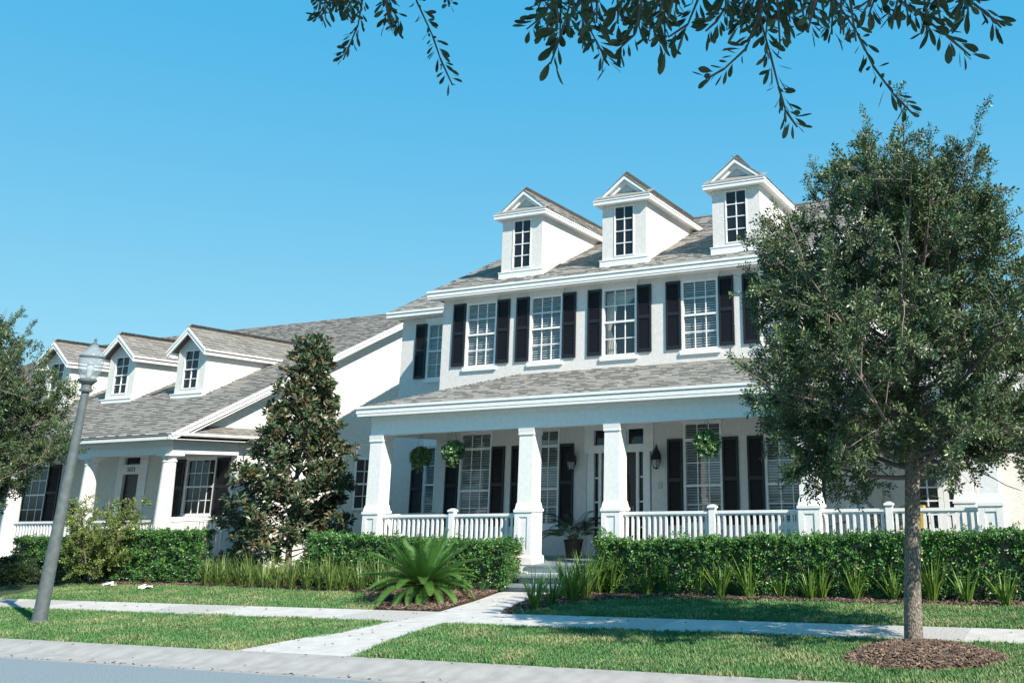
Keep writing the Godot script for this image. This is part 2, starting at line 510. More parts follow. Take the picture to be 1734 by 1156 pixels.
func build_house() -> void:
	var H := thing("white_house", "two-storey white stucco house with black shutters, three dormers and columned front porch", "house", Vector3(-10.5, 0, -21.1))
	# ---- walls
	var holes := []
	for i in 5: holes.append([WX[i] - 0.5, WX[i] + 0.5, 5.33, 7.12])
	for i in [0, 1, 3, 4]: holes.append([WX[i] - 0.5, WX[i] + 0.5, 1.19, 3.58])
	holes.append([-11.42, -9.64, FL, 3.6])
	var mb := MB.new()
	wall_front(mb, XL, XR, 0, 7.30, ZM, 0.22, holes)
	part(H, "front_wall", mb, M.stucco)
	mb = MB.new()
	var ridge_y := 10.64
	var gp := [[ZM - 0.222, 0.0], [ZM - 0.222, 7.50], [-27.0, 10.45], [-33.0, 7.45], [-33.0, 0.0]]
	gable_side(mb, gp, XL, XL + 0.2); gable_side(mb, gp, XR - 0.2, XR)
	mb.box(XL + 0.2, XR - 0.2, 0, 7.3, -33.0, -32.8)
	part(H, "side_wall", mb, M.stucco)
	mb = MB.new()
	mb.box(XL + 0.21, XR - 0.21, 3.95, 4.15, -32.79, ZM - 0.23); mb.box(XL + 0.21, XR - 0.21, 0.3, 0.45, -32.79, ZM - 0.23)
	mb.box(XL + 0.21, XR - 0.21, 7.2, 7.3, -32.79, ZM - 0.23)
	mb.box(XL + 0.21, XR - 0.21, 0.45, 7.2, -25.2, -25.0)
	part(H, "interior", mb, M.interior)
	# ---- side wings
	mb = MB.new()
	wall_front(mb, XR + 0.002, -2.0, 0, 5.6, -23.1, 0.22, [[-3.76, -2.16, FL, 3.0]])
	mb.box(-2.2, -2.0, 0, 5.4, -24.6, -23.33)
	part(H, "garden_wing_wall", mb, M.stucco)
	for sd in [0]:
		var x0 := -19.05 if sd == 0 else XR + 0.002
		var x1 := XL - 0.002 if sd == 0 else -2.0
		var wc := -17.58 if sd == 0 else -3.5
		mb = MB.new()
		var hl := [[wc - 0.5, wc + 0.5, 5.38, 7.09]]
		if sd == 0: hl.append([wc - 0.5 + 0.14, wc + 0.5 + 0.14, 1.19, 3.4])
		else: hl.append([-3.76, -2.16, FL, 3.0])
		wall_front(mb, x0, x1, 0, 7.30, -23.1, 0.22, hl)
		part(H, "wing_wall", mb, M.stucco)
		mb = MB.new()
		var wp := [[-23.322, 0.0], [-23.322, 7.3], [-27.1, 9.2], [-31.0, 7.3], [-31.0, 0.0]]
		if sd == 0: gable_side(mb, wp, x0, x0 + 0.2)
		else: gable_side(mb, wp, x1 - 0.2, x1)
		mb.box(x0 + 0.2, x1 - 0.2, 0, 7.3, -31.0, -30.8)
		part(H, "wing_side_wall", mb, M.stucco)
		mb = MB.new()
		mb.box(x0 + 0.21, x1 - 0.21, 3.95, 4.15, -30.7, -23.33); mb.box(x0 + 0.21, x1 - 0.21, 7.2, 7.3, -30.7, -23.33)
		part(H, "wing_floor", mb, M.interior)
		window(H, wc, 1.0, 5.38, 7.09, -23.1, {"blind": true, "lintel": 0.18})
		shutter(H, wc - 0.73, 0.40, 5.42, 7.10, -23.1); shutter(H, wc + 0.73, 0.40, 5.42, 7.10, -23.1)
		if sd == 0:
			window(H, wc + 0.14, 1.0, 1.19, 3.4, -23.1, {"blind": true, "lintel": 0.22})
			shutter(H, wc + 0.14 - 0.73, 0.40, 1.2, 3.1, -23.1); shutter(H, wc + 0.14 + 0.73, 0.40, 1.2, 3.1, -23.1)
		# wing roof
		var rf := MB.new()
		var ex0 := x0 - 0.35 if sd == 0 else x0
		var ex1 := x1 if sd == 0 else x1 + 0.35
		var pl := [[-22.78, 7.44], [-27.1, 9.60], [-31.4, 7.44], [-31.4, 7.32], [-22.78, 7.32]]
		gable_side(rf, pl, ex0, ex1)
		var rn := part(H, "wing_roof", rf, M.deck)
		var e := MB.new()
		eave_x(e, ex0, ex1, 7.49, -22.7)
		e.box(ex0 + 0.02, ex1 - 0.002, 7.285, 7.318, -23.099, -22.83)
		part(rn, "gutter", e, M.trim)
		var W := Vector3(0, 0.5, -1).normalized()
		shingles(rn, Vector3(ex0, 7.46, -22.72), Vector3(1, 0, 0), W, 4.85, func(_w): return [0.0, ex1 - ex0], 70 + sd)
	# ---- upper windows
	for i in 5:
		if i == 2: continue
		window(H, WX[i], 1.0, 5.33, 7.12, ZM, {"blind": true, "lintel": 0.17, "lintelmat": "stucco"})
	var w3 := window(H, WX[2], 1.0, 5.33, 7.12, ZM, {"lintel": 0.17, "lintelmat": "stucco"})
	w3.set_meta("label", "window with tied-back pale curtains instead of blinds")
	var cu := MB.new()
	for i in 26:   # left drape, pleated, gathered at mid height
		for j in 12:
			var f := func(a: float, t: float):
				var g := 1.0 - 0.55 * exp(-pow((t - 0.42) / 0.16, 2.0))
				var lean := 0.10 * (1.0 - g)
				return Vector3(WX[2] - 0.46 + a * 0.30 * g - lean * 0.2, 5.40 + t * 1.62, ZM - 0.2 + 0.02 * sin(a * 34.0) * g)
			cu.quad(f.call(i / 26.0, (j + 1) / 12.0), f.call((i + 1) / 26.0, (j + 1) / 12.0), f.call((i + 1) / 26.0, j / 12.0), f.call(i / 26.0, j / 12.0))
	for i in 20:   # swag across the head of the window
		for j in 10:
			var f2 := func(a: float, t: float):
				var sag := 0.05 + 0.33 * (1.0 - pow(2.0 * a - 1.0, 2.0))
				return Vector3(WX[2] - 0.40 + a * 0.85, 7.05 - t * sag, ZM - 0.19 + 0.025 * sin(t * 26.0))
			cu.quad(f2.call(i / 20.0, j / 10.0), f2.call((i + 1) / 20.0, j / 10.0), f2.call((i + 1) / 20.0, (j + 1) / 10.0), f2.call(i / 20.0, (j + 1) / 10.0))
	part(w3, "curtain", cu, M.curtain)
	for i in 5:
		shutter(H, WX[i] - 0.715, 0.40, 5.385, 7.125, ZM); shutter(H, WX[i] + 0.715, 0.40, 5.385, 7.125, ZM)
	# ---- ground floor windows
	for i in [0, 1, 3, 4]:
		window(H, WX[i], 1.0, 1.19, 3.58, ZM, {"blind": true, "transom": 0.33, "lintel": 0.19, "mid": 2.09})
		shutter(H, WX[i] - 0.715, 0.40, 1.2, 3.2, ZM); shutter(H, WX[i] + 0.715, 0.40, 1.2, 3.2, ZM)
	# ---- entrance
	var e2 := MB.new()
	var dx := -10.53
	e2.box(dx - 0.86, dx - 0.68, FL, 2.93, ZM - 0.1, ZM + 0.035); e2.box(dx + 0.68, dx + 0.86, FL, 2.93, ZM - 0.1, ZM + 0.035)
	e2.box(dx - 0.55, dx - 0.48, FL, 2.93, ZM - 0.1, ZM + 0.02); e2.box(dx + 0.48, dx + 0.55, FL, 2.93, ZM - 0.1, ZM + 0.02)
	e2.box(dx - 0.95, dx + 0.95, 2.93, 3.12, ZM - 0.1, ZM + 0.045)
	e2.box(dx - 0.95, dx - 0.69, 3.12, 3.49, ZM - 0.1, ZM + 0.04); e2.box(dx + 0.69, dx + 0.95, 3.12, 3.49, ZM - 0.1, ZM + 0.04)
	e2.box(dx - 0.95, dx + 0.95, 3.49, 3.70, ZM - 0.1, ZM + 0.045)
	for k in [-1, 1]:
		e2.box(dx + k * 0.615 - 0.065, dx + k * 0.615 + 0.065, FL, FL + 0.25, ZM - 0.09, ZM - 0.01)
		for y in [1.15, 1.75, 2.33]: e2.box(dx + k * 0.615 - 0.065, dx + k * 0.615 + 0.065, y - 0.02, y + 0.02, ZM - 0.07, ZM - 0.03)
		e2.box(dx + k * 0.23 - 0.018, dx + k * 0.23 + 0.018, 3.12, 3.49, ZM - 0.07, ZM - 0.03)
	var ent := part(H, "door_surround", e2, M.trim)
	for k in [-1, 1]:
		for y in [[0.75, 1.13], [1.17, 1.73], [1.77, 2.31], [2.35, 2.93]]:
			part(ent, "sidelight_pane", box_mesh(0.128, y[1] - y[0], 0.004), M.darkglass, Vector3(dx + k * 0.615, y[0], ZM - 0.06))
	for k in [-1, 0, 1]:
		part(ent, "transom_pane", box_mesh(0.43, 0.365, 0.004), M.darkglass, Vector3(dx + k * 0.46, 3.1225, ZM - 0.06))
	var db := MB.new()
	db.box(dx - 0.478, dx + 0.478, FL + 0.01, 2.925, ZM - 0.11, ZM - 0.05)
	var dn := part(H, "door", db, M.door)
	var ov := MB.new()   # oval glazed light
	for i in 32:
		var a0 := TAU * i / 32
		var a1 := TAU * (i + 1) / 32
		var f := func(a: float, r: float): return Vector3(dx + 0.24 * r * cos(a), 1.85 + 0.86 * r * sin(a), ZM - 0.045)
		ov.tri(Vector3(dx, 1.85, ZM - 0.045), f.call(a0, 1.0), f.call(a1, 1.0))
	part(dn, "oval_glass", ov, M.darkglass)
	var ring := MB.new()
	for i in 32:
		var a0 := TAU * i / 32
		var a1 := TAU * (i + 1) / 32
		var f := func(a: float, r: float): return Vector3(dx + (0.24 + r) * cos(a), 1.85 + (0.86 + r) * sin(a), ZM - 0.04)
		ring.tube(f.call(a0, 0.02), f.call(a1, 0.02), 0.022, 0.022, 6)
	part(dn, "oval_moulding", ring, M.door)
	var hd := MB.new()
	hd.tube(Vector3(dx + 0.40, 1.5, ZM - 0.05), Vector3(dx + 0.40, 1.5, ZM + 0.01), 0.012, 0.012, 8, true)
	hd.tube(Vector3(dx + 0.40, 1.36, ZM + 0.012), Vector3(dx + 0.40, 1.64, ZM + 0.012), 0.014, 0.014, 8, true)
	part(dn, "handle", hd, M.brass)
	# ---- french doors of the right wing
	var fd := MB.new()
	fd.box(-3.76, -3.70, FL, 2.94, -23.19, -23.07); fd.box(-2.22, -2.16, FL, 2.94, -23.19, -23.07); fd.box(-3.76, -2.16, 2.94, 3.0, -23.19, -23.068)
	var fn := part(H, "french_door", fd, M.trim)
	for s in [[-3.695, -2.965], [-2.955, -2.225]]:
		var lf := MB.new()
		lf.box(s[0], s[0] + 0.12, FL + 0.01, 2.93, -23.16, -23.11); lf.box(s[1] - 0.12, s[1], FL + 0.01, 2.93, -23.16, -23.11)
		lf.box(s[0] + 0.12, s[1] - 0.12, FL + 0.01, 1.0, -23.16, -23.112); lf.box(s[0] + 0.12, s[1] - 0.12, 2.86, 2.93, -23.16, -23.112)
		var cxm: float = (s[0] + s[1]) / 2
		lf.box(cxm - 0.018, cxm + 0.018, 1.0, 2.86, -23.15, -23.12)
		for j in range(1, 6): lf.box(s[0] + 0.12, s[1] - 0.12, 1.0 + 0.31 * j - 0.018, 1.0 + 0.31 * j + 0.018, -23.149, -23.121)
		part(fn, "door_leaf", lf, M.trim)
		for i in 2:
			for j in 6:
				part(fn, "pane", box_mesh(0.235, 0.30, 0.004), M.darkglass, Vector3(cxm + (i - 0.5) * 0.245, 1.005 + 0.31 * j, -23.138))
	# ---- low extension at the right
	mb = MB.new()
	mb.box(-1.99, 7.0, 0, 3.7, -30.0, -24.6)
	part(H, "extension_wall", mb, M.stucco)
	mb = MB.new()
	gable_side(mb, [[-24.15, 3.72], [-28.0, 6.22], [-31.8, 3.72]], XR + 0.01, 7.4)
	var xr := part(H, "extension_roof", mb, M.deck)
	var eg := MB.new()
	eg.box(-1.99, 7.4, 3.6, 3.76, -24.2, -24.1)
	part(xr, "fascia", eg, M.trim)
	shingles(xr, Vector3(-1.99, 3.76, -24.12), Vector3(1, 0, 0), Vector3(0, 0.65, -1).normalized(), 4.6, func(_w): return [0.0, 9.4], 81)
	# ---- main roof
	mb = MB.new()
	gable_side(mb, [[-20.78, 7.44], [-27.0, 10.55], [-33.3, 7.40], [-33.3, 7.30], [-20.78, 7.30]], XL - 0.27, XR + 0.27)
	var roof := part(H, "roof", mb, M.deck)
	mb = MB.new()
	eave_x(mb, XL - 0.30, XR + 0.30, 7.49, -20.7)
	part(roof, "gutter", mb, M.trim)
	mb = MB.new()
	mb.box(XL - 0.27, XR + 0.27, 7.265, 7.298, ZM + 0.001, -20.73)
	part(roof, "soffit", mb, M.trim)
	mb = MB.new()
	for x in [XL - 0.295, XR + 0.27]:
		gable_side(mb, [[-20.83, 7.46], [-27.0, 10.545], [-27.0, 10.38], [-20.83, 7.30]], x, x + 0.025)
	part(roof, "rake_board", mb, M.trim)
	single_left = 0
	var Wm := Vector3(0, 0.5, -1).normalized()
	shingles(roof, Vector3(XL - 0.28, 7.455, -20.72), Vector3(1, 0, 0), Wm, 6.98, func(_w): return [0.0, XR - XL + 0.56], 90)
	mb = MB.new()
	mb.obox(Vector3((XL + XR) / 2, 10.60, -27.0), Basis.IDENTITY, Vector3((XR - XL) / 2 + 0.28, 0.02, 0.12))
	part(roof, "ridge_cap", mb, M.shingle1)
	# ---- dormers
	for xc in [-13.70, -10.525, -7.335]: dormer_main(H, xc)
	# ---- porch
	porch(H)

func dormer_main(H: Node3D, xc: float) -> void:
	var zf := -21.35
	var hw := 0.65
	var mb := MB.new()
	wall_front(mb, xc - hw, xc + hw, 7.70, 9.52, zf, 0.12, [[xc - 0.295, xc + 0.295, 8.03, 9.43]])
	for s in [-1, 1]:
		var xa: float = xc + s * hw
		gable_side(mb, [[zf - 0.122, 7.70], [zf - 0.122, 9.52], [-25.0, 9.52]], minf(xa, xa - s * 0.1), maxf(xa, xa - s * 0.1))
	mb.box(xc - hw + 0.102, xc + hw - 0.102, 7.7, 9.5, zf - 0.7, zf - 0.6)
	var d := part(H, "dormer", mb, M.stucco)
	# sill skirt
	mb = MB.new()
	mb.box(xc - hw - 0.05, xc + hw + 0.05, 7.75, 7.93, zf - 0.10, zf + 0.05)
	mb.box(xc - hw - 0.065, xc + hw + 0.065, 7.93, 7.955, zf - 0.10, zf + 0.065)
	part(d, "sill", mb, M.trim)
	# window bars and panes
	mb = MB.new()
	var x0 := xc - 0.295
	var x1 := xc + 0.295
	mb.box(x0, x0 + 0.03, 8.03, 9.43, zf - 0.05, zf + 0.015); mb.box(x1 - 0.03, x1, 8.03, 9.43, zf - 0.05, zf + 0.015)
	mb.box(x0 + 0.03, x1 - 0.03, 9.40, 9.43, zf - 0.05, zf + 0.013); mb.box(x0 + 0.03, x1 - 0.03, 8.03, 8.06, zf - 0.05, zf + 0.013)
	mb.box(xc - 0.012, xc + 0.012, 8.06, 9.40, zf - 0.05, zf - 0.01)
	for j in range(1, 4): mb.box(x0 + 0.03, x1 - 0.03, 8.06 + 0.335 * j - 0.012, 8.06 + 0.335 * j + 0.012, zf - 0.049, zf - 0.011)
	part(d, "window_frame", mb, M.trim)
	for i in [-1, 1]:
		for j in 4:
			part(d, "pane", box_mesh(0.25, 0.325, 0.004), M.darkglass, Vector3(xc + i * 0.132, 8.065 + 0.335 * j, zf - 0.04))
	# eaves: returns all the way across the front, and along both sides
	var eo := 0.2
	var ye := 9.62
	mb = MB.new()
	var xe0 := xc - hw - eo
	var xe1 := xc + hw + eo
	mb.box(xe0, xe1, ye - 0.045, ye, zf + eo - 0.10, zf + eo)
	mb.box(xe0 + 0.03, xe1 - 0.03, ye - 0.062, ye - 0.045, zf + eo - 0.10, zf + eo - 0.03)
	mb.box(xe0 + 0.015, xe1 - 0.015, ye - 0.14, ye - 0.062, zf + eo - 0.10, zf + eo - 0.015)
	for s in [-1, 1]:
		var xo: float = xc + s * (hw + eo)
		var b3 := func(i0: float, i1: float, ya: float, yb: float):
			var p: float = xo - s * i0
			var q: float = xo - s * i1
			mb.box(minf(p, q), maxf(p, q), ya, yb, -25.05, zf + eo - 0.101)
		b3.call(0.0, 0.09, ye - 0.045, ye); b3.call(0.03, 0.09, ye - 0.062, ye - 0.045); b3.call(0.015, 0.09, ye - 0.14, ye - 0.062)
	part(d, "fascia", mb, M.trim)
	mb = MB.new()
	mb.box(xe0 + 0.02, xe1 - 0.02, ye - 0.128, ye - 0.10, -25.0, zf + eo - 0.102)
	part(d, "soffit", mb, M.trim)
	# roof prism, set back behind the pent strip
	var apex := 10.29
	var zfr := zf + eo - 0.30
	mb = MB.new()
	var pl := PackedVector2Array([Vector2(xe0 + 0.01, ye - 0.01), Vector2(xc, apex - 0.03), Vector2(xe1 - 0.01, ye - 0.01)])
	mb.prism(pl, func(p, dd): return Vector3(p.x, p.y, dd), -26.4, zfr - 0.12)
	part(d, "roof_deck", mb, M.deck)
	# pediment: raking boards with a recessed tympanum, pent strip below
	mb = MB.new()
	pl = PackedVector2Array([Vector2(xc - 0.46, ye + 0.12), Vector2(xc, ye + 0.48), Vector2(xc + 0.46, ye + 0.12)])
	mb.prism(pl, func(p, dd): return Vector3(p.x, p.y, dd), zfr - 0.118, zfr - 0.09)
	part(d, "tympanum", mb, M.stucco)
	mb = MB.new()
	for s in [-1, 1]:
		var pa := PackedVector2Array([Vector2(xc + s * (hw + eo - 0.12), ye + 0.11), Vector2(xc, apex), Vector2(xc, apex - 0.10), Vector2(xc + s * (hw + eo - 0.25), ye + 0.11)])
		mb.prism(pa, func(p, dd): return Vector3(p.x, p.y, dd), zfr - 0.16, zfr + 0.10)
		var pb := PackedVector2Array([Vector2(xc + s * (hw + eo - 0.255), ye + 0.11), Vector2(xc, apex - 0.103), Vector2(xc, apex - 0.22), Vector2(xc + s * (hw + eo - 0.40), ye + 0.11)])
		mb.prism(pb, func(p, dd): return Vector3(p.x, p.y, dd), zfr - 0.16, zfr)
	part(d, "raking_board", mb, M.trim)
	mb = MB.new()
	mb.col = Color(0.36, 0.355, 0.34)
	mb.quad(Vector3(xe0 + 0.02, ye + 0.25, zfr - 0.10), Vector3(xe1 - 0.02, ye + 0.25, zfr - 0.10), Vector3(xe1 - 0.01, ye + 0.006, zf + eo + 0.01), Vector3(xe0 + 0.01, ye + 0.006, zf + eo + 0.01))
	part(d, "pent_strip", mb, M.shingle)
	for s in [-1, 1]:
		var dy := apex - ye + 0.01
		var dxx := hw + eo
		var wv: Vector3 = Vector3(-s * dxx, dy, 0).normalized()
		var o := Vector3(xc + s * (dxx + 0.01), ye + 0.005, -26.3)
		shingles(d, o, Vector3(0, 0, 1), wv, sqrt(dxx * dxx + dy * dy), func(_w): return [0.0, 26.3 + zfr + 0.12], int(200 + xc * 7 + s))
	mb = MB.new()
	mb.obox(Vector3(xc, apex + 0.005, (zfr + 0.11 - 26.3) / 2), Basis.IDENTITY, Vector3(0.05, 0.012, (26.3 + zfr + 0.11) / 2))
	part(d, "ridge_cap", mb, M.shingle2)

func porch(H: Node3D) -> void:
	var zf := -18.25
	var ztop := -18.4
	var mb := MB.new()
	mb.box(-16.02, -1.25, 0, FL, ZM - 0.001, ztop)
	mb.box(XR + 0.01, -1.25, 0, FL - 0.003, -23.09, ZM)
	var fl := part(H, "porch_floor", mb, M.porch_paint)
	mb = MB.new()
	mb.box(-16.05, -1.22, 0, FL - 0.06, ztop - 0.1, ztop + 0.012)
	part(fl, "porch_skirt", mb, M.trim)
	mb = MB.new()
	mb.box(-11.80, -11.38, 0, FL - 0.03, ztop - 0.1, ztop + 0.03)
	part(fl, "stair_plinth", mb, M.trim)
	# steps
	for s in [[-11.46, -9.45, 0.0, 0.32, -18.30, -18.70], [-11.70, -9.35, 0.0, 0.15, -18.02, -18.62]]:
		var st := MB.new()
		st.box(s[0] + 0.05, s[1], s[2], s[3] - 0.045, ztop + 0.03, s[4] + 0.22)
		st.box(s[0], s[1] + 0.03, s[3] - 0.045, s[3], ztop + 0.032, s[4] + 0.3)
		part(H, "step", st, M.porch_paint)
	mb = MB.new()
	mb.box(-11.40, -9.5, FL - 0.045, FL + 0.004, ztop - 0.05, ztop + 0.075)
	part(fl, "step_nosing", mb, M.porch_paint)
	# columns
	var cz := -18.73
	for x in [-15.86, -11.61, -9.43, -5.02, -1.54]: col_square(H, x, cz, FL)
	col_square(H, -2.27, -21.3, FL)
	# beams
	mb = MB.new()
	mb.box(-16.05, -1.35, 3.45, 3.90, -18.92, -18.55)
	mb.box(-16.05, -15.70, 3.452, 3.90, ZM + 0.001, -18.921)
	mb.box(-1.72, -1.35, 3.452, 3.90, -23.09, -18.921)
	mb.box(-16.065, -1.335, 3.80, 3.905, -18.54, -18.535)
	part(H, "porch_beam", mb, M.trim)
	mb = MB.new()
	mb.box(-16.28, -1.04, 3.90, 3.96, ZM + 0.001, zf - 0.03)
	mb.box(-16.28, XL - 0.001, 3.90, 3.96, -23.09, ZM)
	mb.box(XR + 0.001, -1.04, 3.90, 3.96, -23.09, ZM)
	part(H, "porch_ceiling", mb, M.trim)
	# roof deck
	var p := 0.33
	var y0 := 4.10
	mb = MB.new()
	var A := Vector3(-16.28, y0, zf - 0.03)
	var B := Vector3(-1.02, y0, zf - 0.03)
	var hl := ZM - (zf - 0.03)       # negative run
	var Hl := Vector3(-16.28 - hl, y0 - hl * p, ZM)
	var Hr := Vector3(-1.02 + hl, y0 - hl * p, ZM)
	mb.quad(Hl, Hr, B, A)
	mb.quad(Vector3(-16.28, y0, ZM), Vector3(-16.0, y0 + 0.28 * p, ZM), Hl, A)
	mb.tri(Vector3(-16.28, y0, ZM), Hl, A)
	mb.quad(Vector3(-16.28, y0, -23.09), Vector3(-16.0, y0 + 0.28 * p, -23.09), Vector3(-16.0, y0 + 0.28 * p, ZM), Vector3(-16.28, y0, ZM))
	var k := 23.1 - 21.1
	mb.quad(Vector3(XR, Hl.y + k * p, -23.09), Vector3(Hr.x - k, Hl.y + k * p, -23.09), Hr, Vector3(XR, Hl.y, ZM))
	mb.quad(Hr, Vector3(Hr.x - k, Hl.y + k * p, -23.09), Vector3(-1.02, y0, -23.09), B)
	var rf := part(H, "porch_roof", mb, M.deck)
	mb = MB.new()
	eave_x(mb, -16.32, -0.98, 4.14, zf)
	eave_z(mb, -23.09, zf - 0.121, 4.14, -16.32, -1.0)
	eave_z(mb, -23.09, zf - 0.121, 4.14, -0.98, 1.0)
	part(rf, "gutter", mb, M.trim)
	var W := Vector3(0, p, -1).normalized()
	var cs := 1.0 / sqrt(1.0 + p * p)
	single_left = 300
	shingles(rf, Vector3(-16.30, y0 + 0.012, zf - 0.02), Vector3(1, 0, 0), W, 3.0, func(w): return [w * cs, 15.3 - w * cs], 101)
	single_left = 0
	shingles(rf, Vector3(-16.30, y0 + 0.012, zf - 0.02), Vector3(0, 0, -1), Vector3(1, p, 0).normalized(), 3.0, func(w): return [w * cs, 2.83 if w > 0.28 else 4.8], 102)
	shingles(rf, Vector3(XR, Hl.y + 0.012, ZM), Vector3(1, 0, 0), W, 2.1, func(w): return [0.0, Hr.x - XR - w * cs], 103)
	shingles(rf, Vector3(-1.0, y0 + 0.012, zf - 0.02), Vector3(0, 0, -1), Vector3(-1, p, 0).normalized(), 5.0, func(w): return [w * cs, 4.8], 104)
	# railings
	var rz := -18.73
	railing(H, Vector3(-15.63, FL, rz), Vector3(-13.73, FL, rz)); post(H, -13.66, rz); railing(H, Vector3(-13.59, FL, rz), Vector3(-11.84, FL, rz))
	railing(H, Vector3(-9.2, FL, rz), Vector3(-7.23, FL, rz)); post(H, -7.16, rz); railing(H, Vector3(-7.09, FL, rz), Vector3(-5.25, FL, rz))
	railing(H, Vector3(-4.79, FL, rz), Vector3(-3.53, FL, rz)); post(H, -3.46, rz); railing(H, Vector3(-3.39, FL, rz), Vector3(-1.77, FL, rz))
	railing(H, Vector3(-15.86, FL, -20.95), Vector3(-15.86, FL, -18.96))
	railing(H, Vector3(-1.54, FL, -22.9), Vector3(-1.54, FL, -18.96))

# ---------------------------------------------------------------- neighbour house
func build_neighbour() -> void:
	var H := thing("cottage", "cream house with three gabled dormers and round porch columns beside the larger white house", "house", Vector3(-28.5, 0, -20.8))
	var zf := -18.25
	var p := 0.49
	var xg := -22.85
	var xe := -22.44
	var zw := -20.8
	var mb := MB.new()
	wall_front(mb, -40.0, xg - 0.2, 0, 3.7, zw, 0.2, [[-24.75, -23.57, 1.58, 3.2], [-31.95, -30.75, 1.35, 3.2], [-27.62, -26.36, 0.5, 3.45]])
	part(H, "porch_wall", mb, M.stucco_n)
	mb = MB.new()
	var zr := -28.7
	var yr := 8.85
	gable_side(mb, [[zw, 0.0], [zw, 3.80], [-18.75, 3.80], [zr, yr - 0.12], [-38.0, 4.3], [-38.0, 0.0]], xg - 0.2, xg)
	var gw := part(H, "gable_wall", mb, M.stucco_n)
	mb = MB.new()
	mb.box(xg, xg + 0.012, 3.70, 3.73, -37.0, zw - 0.8)
	part(gw, "string_course", mb, M.trim)
	mb = MB.new()
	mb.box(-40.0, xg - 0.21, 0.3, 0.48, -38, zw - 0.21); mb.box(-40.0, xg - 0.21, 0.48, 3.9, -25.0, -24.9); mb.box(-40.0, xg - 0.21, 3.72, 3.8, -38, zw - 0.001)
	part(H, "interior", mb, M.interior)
	# roof
	mb = MB.new()
	gable_side(mb, [[zf - 0.03, 3.72], [zr, yr - 0.02], [-39.0, 3.8], [-39.0, 3.7], [zr, yr - 0.14], [zf - 0.05, 3.62]], -42.0, xe - 0.03)
	var rf := part(H, "roof", mb, M.deck)
	single_left = 0
	shingles(rf, Vector3(-42.0, 3.745, zf + 0.01), Vector3(1, 0, 0), Vector3(0, p, -1).normalized(), 11.66, func(_w): return [5.0, 42.0 + xe + 0.02], 301, 0.15, 0.78)
	mb = MB.new()
	eave_x(mb, -42.0, xe - 0.02, 3.78, zf)
	part(rf, "gutter", mb, M.trim)
	mb = MB.new()   # rake boards
	var a := Vector2(zf - 0.02, 3.765)
	var b := Vector2(zr, yr + 0.02)
	gable_side(mb, [[a.x, a.y], [b.x, b.y], [b.x, b.y - 0.10], [a.x, a.y - 0.08]], xe - 0.03, xe + 0.03)
	gable_side(mb, [[a.x, a.y - 0.081], [b.x, b.y - 0.101], [b.x, b.y - 0.24], [a.x - 0.10, a.y - 0.16]], xe - 0.03, xe - 0.002)
	part(rf, "rake_board", mb, M.trim)
	mb = MB.new()
	gable_side(mb, [[a.x - 0.3, a.y - 0.12], [b.x, b.y - 0.22], [b.x, b.y - 0.25], [a.x - 0.3, a.y - 0.15]], xg + 0.001, xe - 0.032)
	part(rf, "soffit", mb, M.trim)
	# pent roof at the foot of the gable
	mb = MB.new()
	mb.hexa([Vector3(xg, 3.62, -21.6), Vector3(xe - 0.01, 3.62, -21.6), Vector3(xe - 0.01, 3.62, zf - 0.14), Vector3(xg, 3.62, zf - 0.14),
		Vector3(xg, 4.02, -21.6), Vector3(xe - 0.01, 3.77, -21.6), Vector3(xe - 0.01, 3.77, zf - 0.14), Vector3(xg, 3.74, zf - 0.14)])
	var pr := part(H, "pent_roof", mb, M.trim)
	shingles(pr, Vector3(xe, 3.775, -21.6), Vector3(0, 0, 1), Vector3(-0.41, 0.25, 0).normalized(), 0.48, func(_w): return [0.0, 2.62], 305, 0.12, 0.78)
	mb = MB.new()
	eave_z(mb, -21.62, zf - 0.001, 3.78, xe + 0.012, 1.0)
	part(pr, "gutter", mb, M.trim)
	# beam and frieze
	mb = MB.new()
	mb.box(-40.0, xg + 0.1, 3.25, 3.45, -18.95, -18.60); mb.box(xg - 0.25, xg + 0.1, 3.25, 3.45, zw + 0.01, -18.951)
	mb.box(-40.0, xg + 0.02, 3.45, 3.62, -18.93, -18.66); mb.box(xg - 0.25, xg + 0.02, 3.45, 3.62, zw + 0.01, -18.931)
	part(H, "porch_beam", mb, M.trim)
	mb = MB.new()
	mb.box(-40.0, xe - 0.05, 3.621, 3.66, zw + 0.01, zf - 0.06)
	part(H, "porch_ceiling", mb, M.trim)
	mb = MB.new()
	mb.box(-40.0, xg + 0.1, 0, 0.45, zw + 0.01, -18.4)
	part(H, "porch_floor", mb, M.porch_paint)
	# round columns
	for x in [-22.98, -26.0, -29.05, -32.1]:
		var c := MB.new()
		c.lathe(Vector3(x, 0.45, -18.75), [[0.0, 0.0], [0.27, 0.0], [0.27, 0.1], [0.25, 0.14], [0.215, 0.18], [0.212, 0.9], [0.165, 2.56], [0.185, 2.58], [0.185, 2.62], [0.165, 2.63], [0.168, 2.68], [0.22, 2.74]], 24)
		c.box(x - 0.24, x + 0.24, 3.19, 3.25, -18.99, -18.51)
		part(H, "column", c, M.trim)
	railing(H, Vector3(-25.75, 0.45, -18.75), Vector3(-23.22, 0.45, -18.75), 0.12)
	railing(H, Vector3(-28.85, 0.45, -18.75), Vector3(-26.25, 0.45, -18.75), 0.12)
	railing(H, Vector3(-22.98, 0.45, zw + 0.02), Vector3(-22.98, 0.45, -18.95), 0.12)
	# porch windows and door
	window(H, -24.16, 1.18, 1.58, 3.2, zw, {"cols": 4, "lintel": 0.05, "lintelmat": "trim", "glass": "darkglass"})
	shutter(H, -25.08, 0.55, 1.5, 3.2, zw); shutter(H, -23.27, 0.50, 1.5, 3.2, zw)
	window(H, -31.35, 1.2, 1.35, 3.2, zw, {"cols": 3, "lintel": 0.05, "glass": "darkglass"})
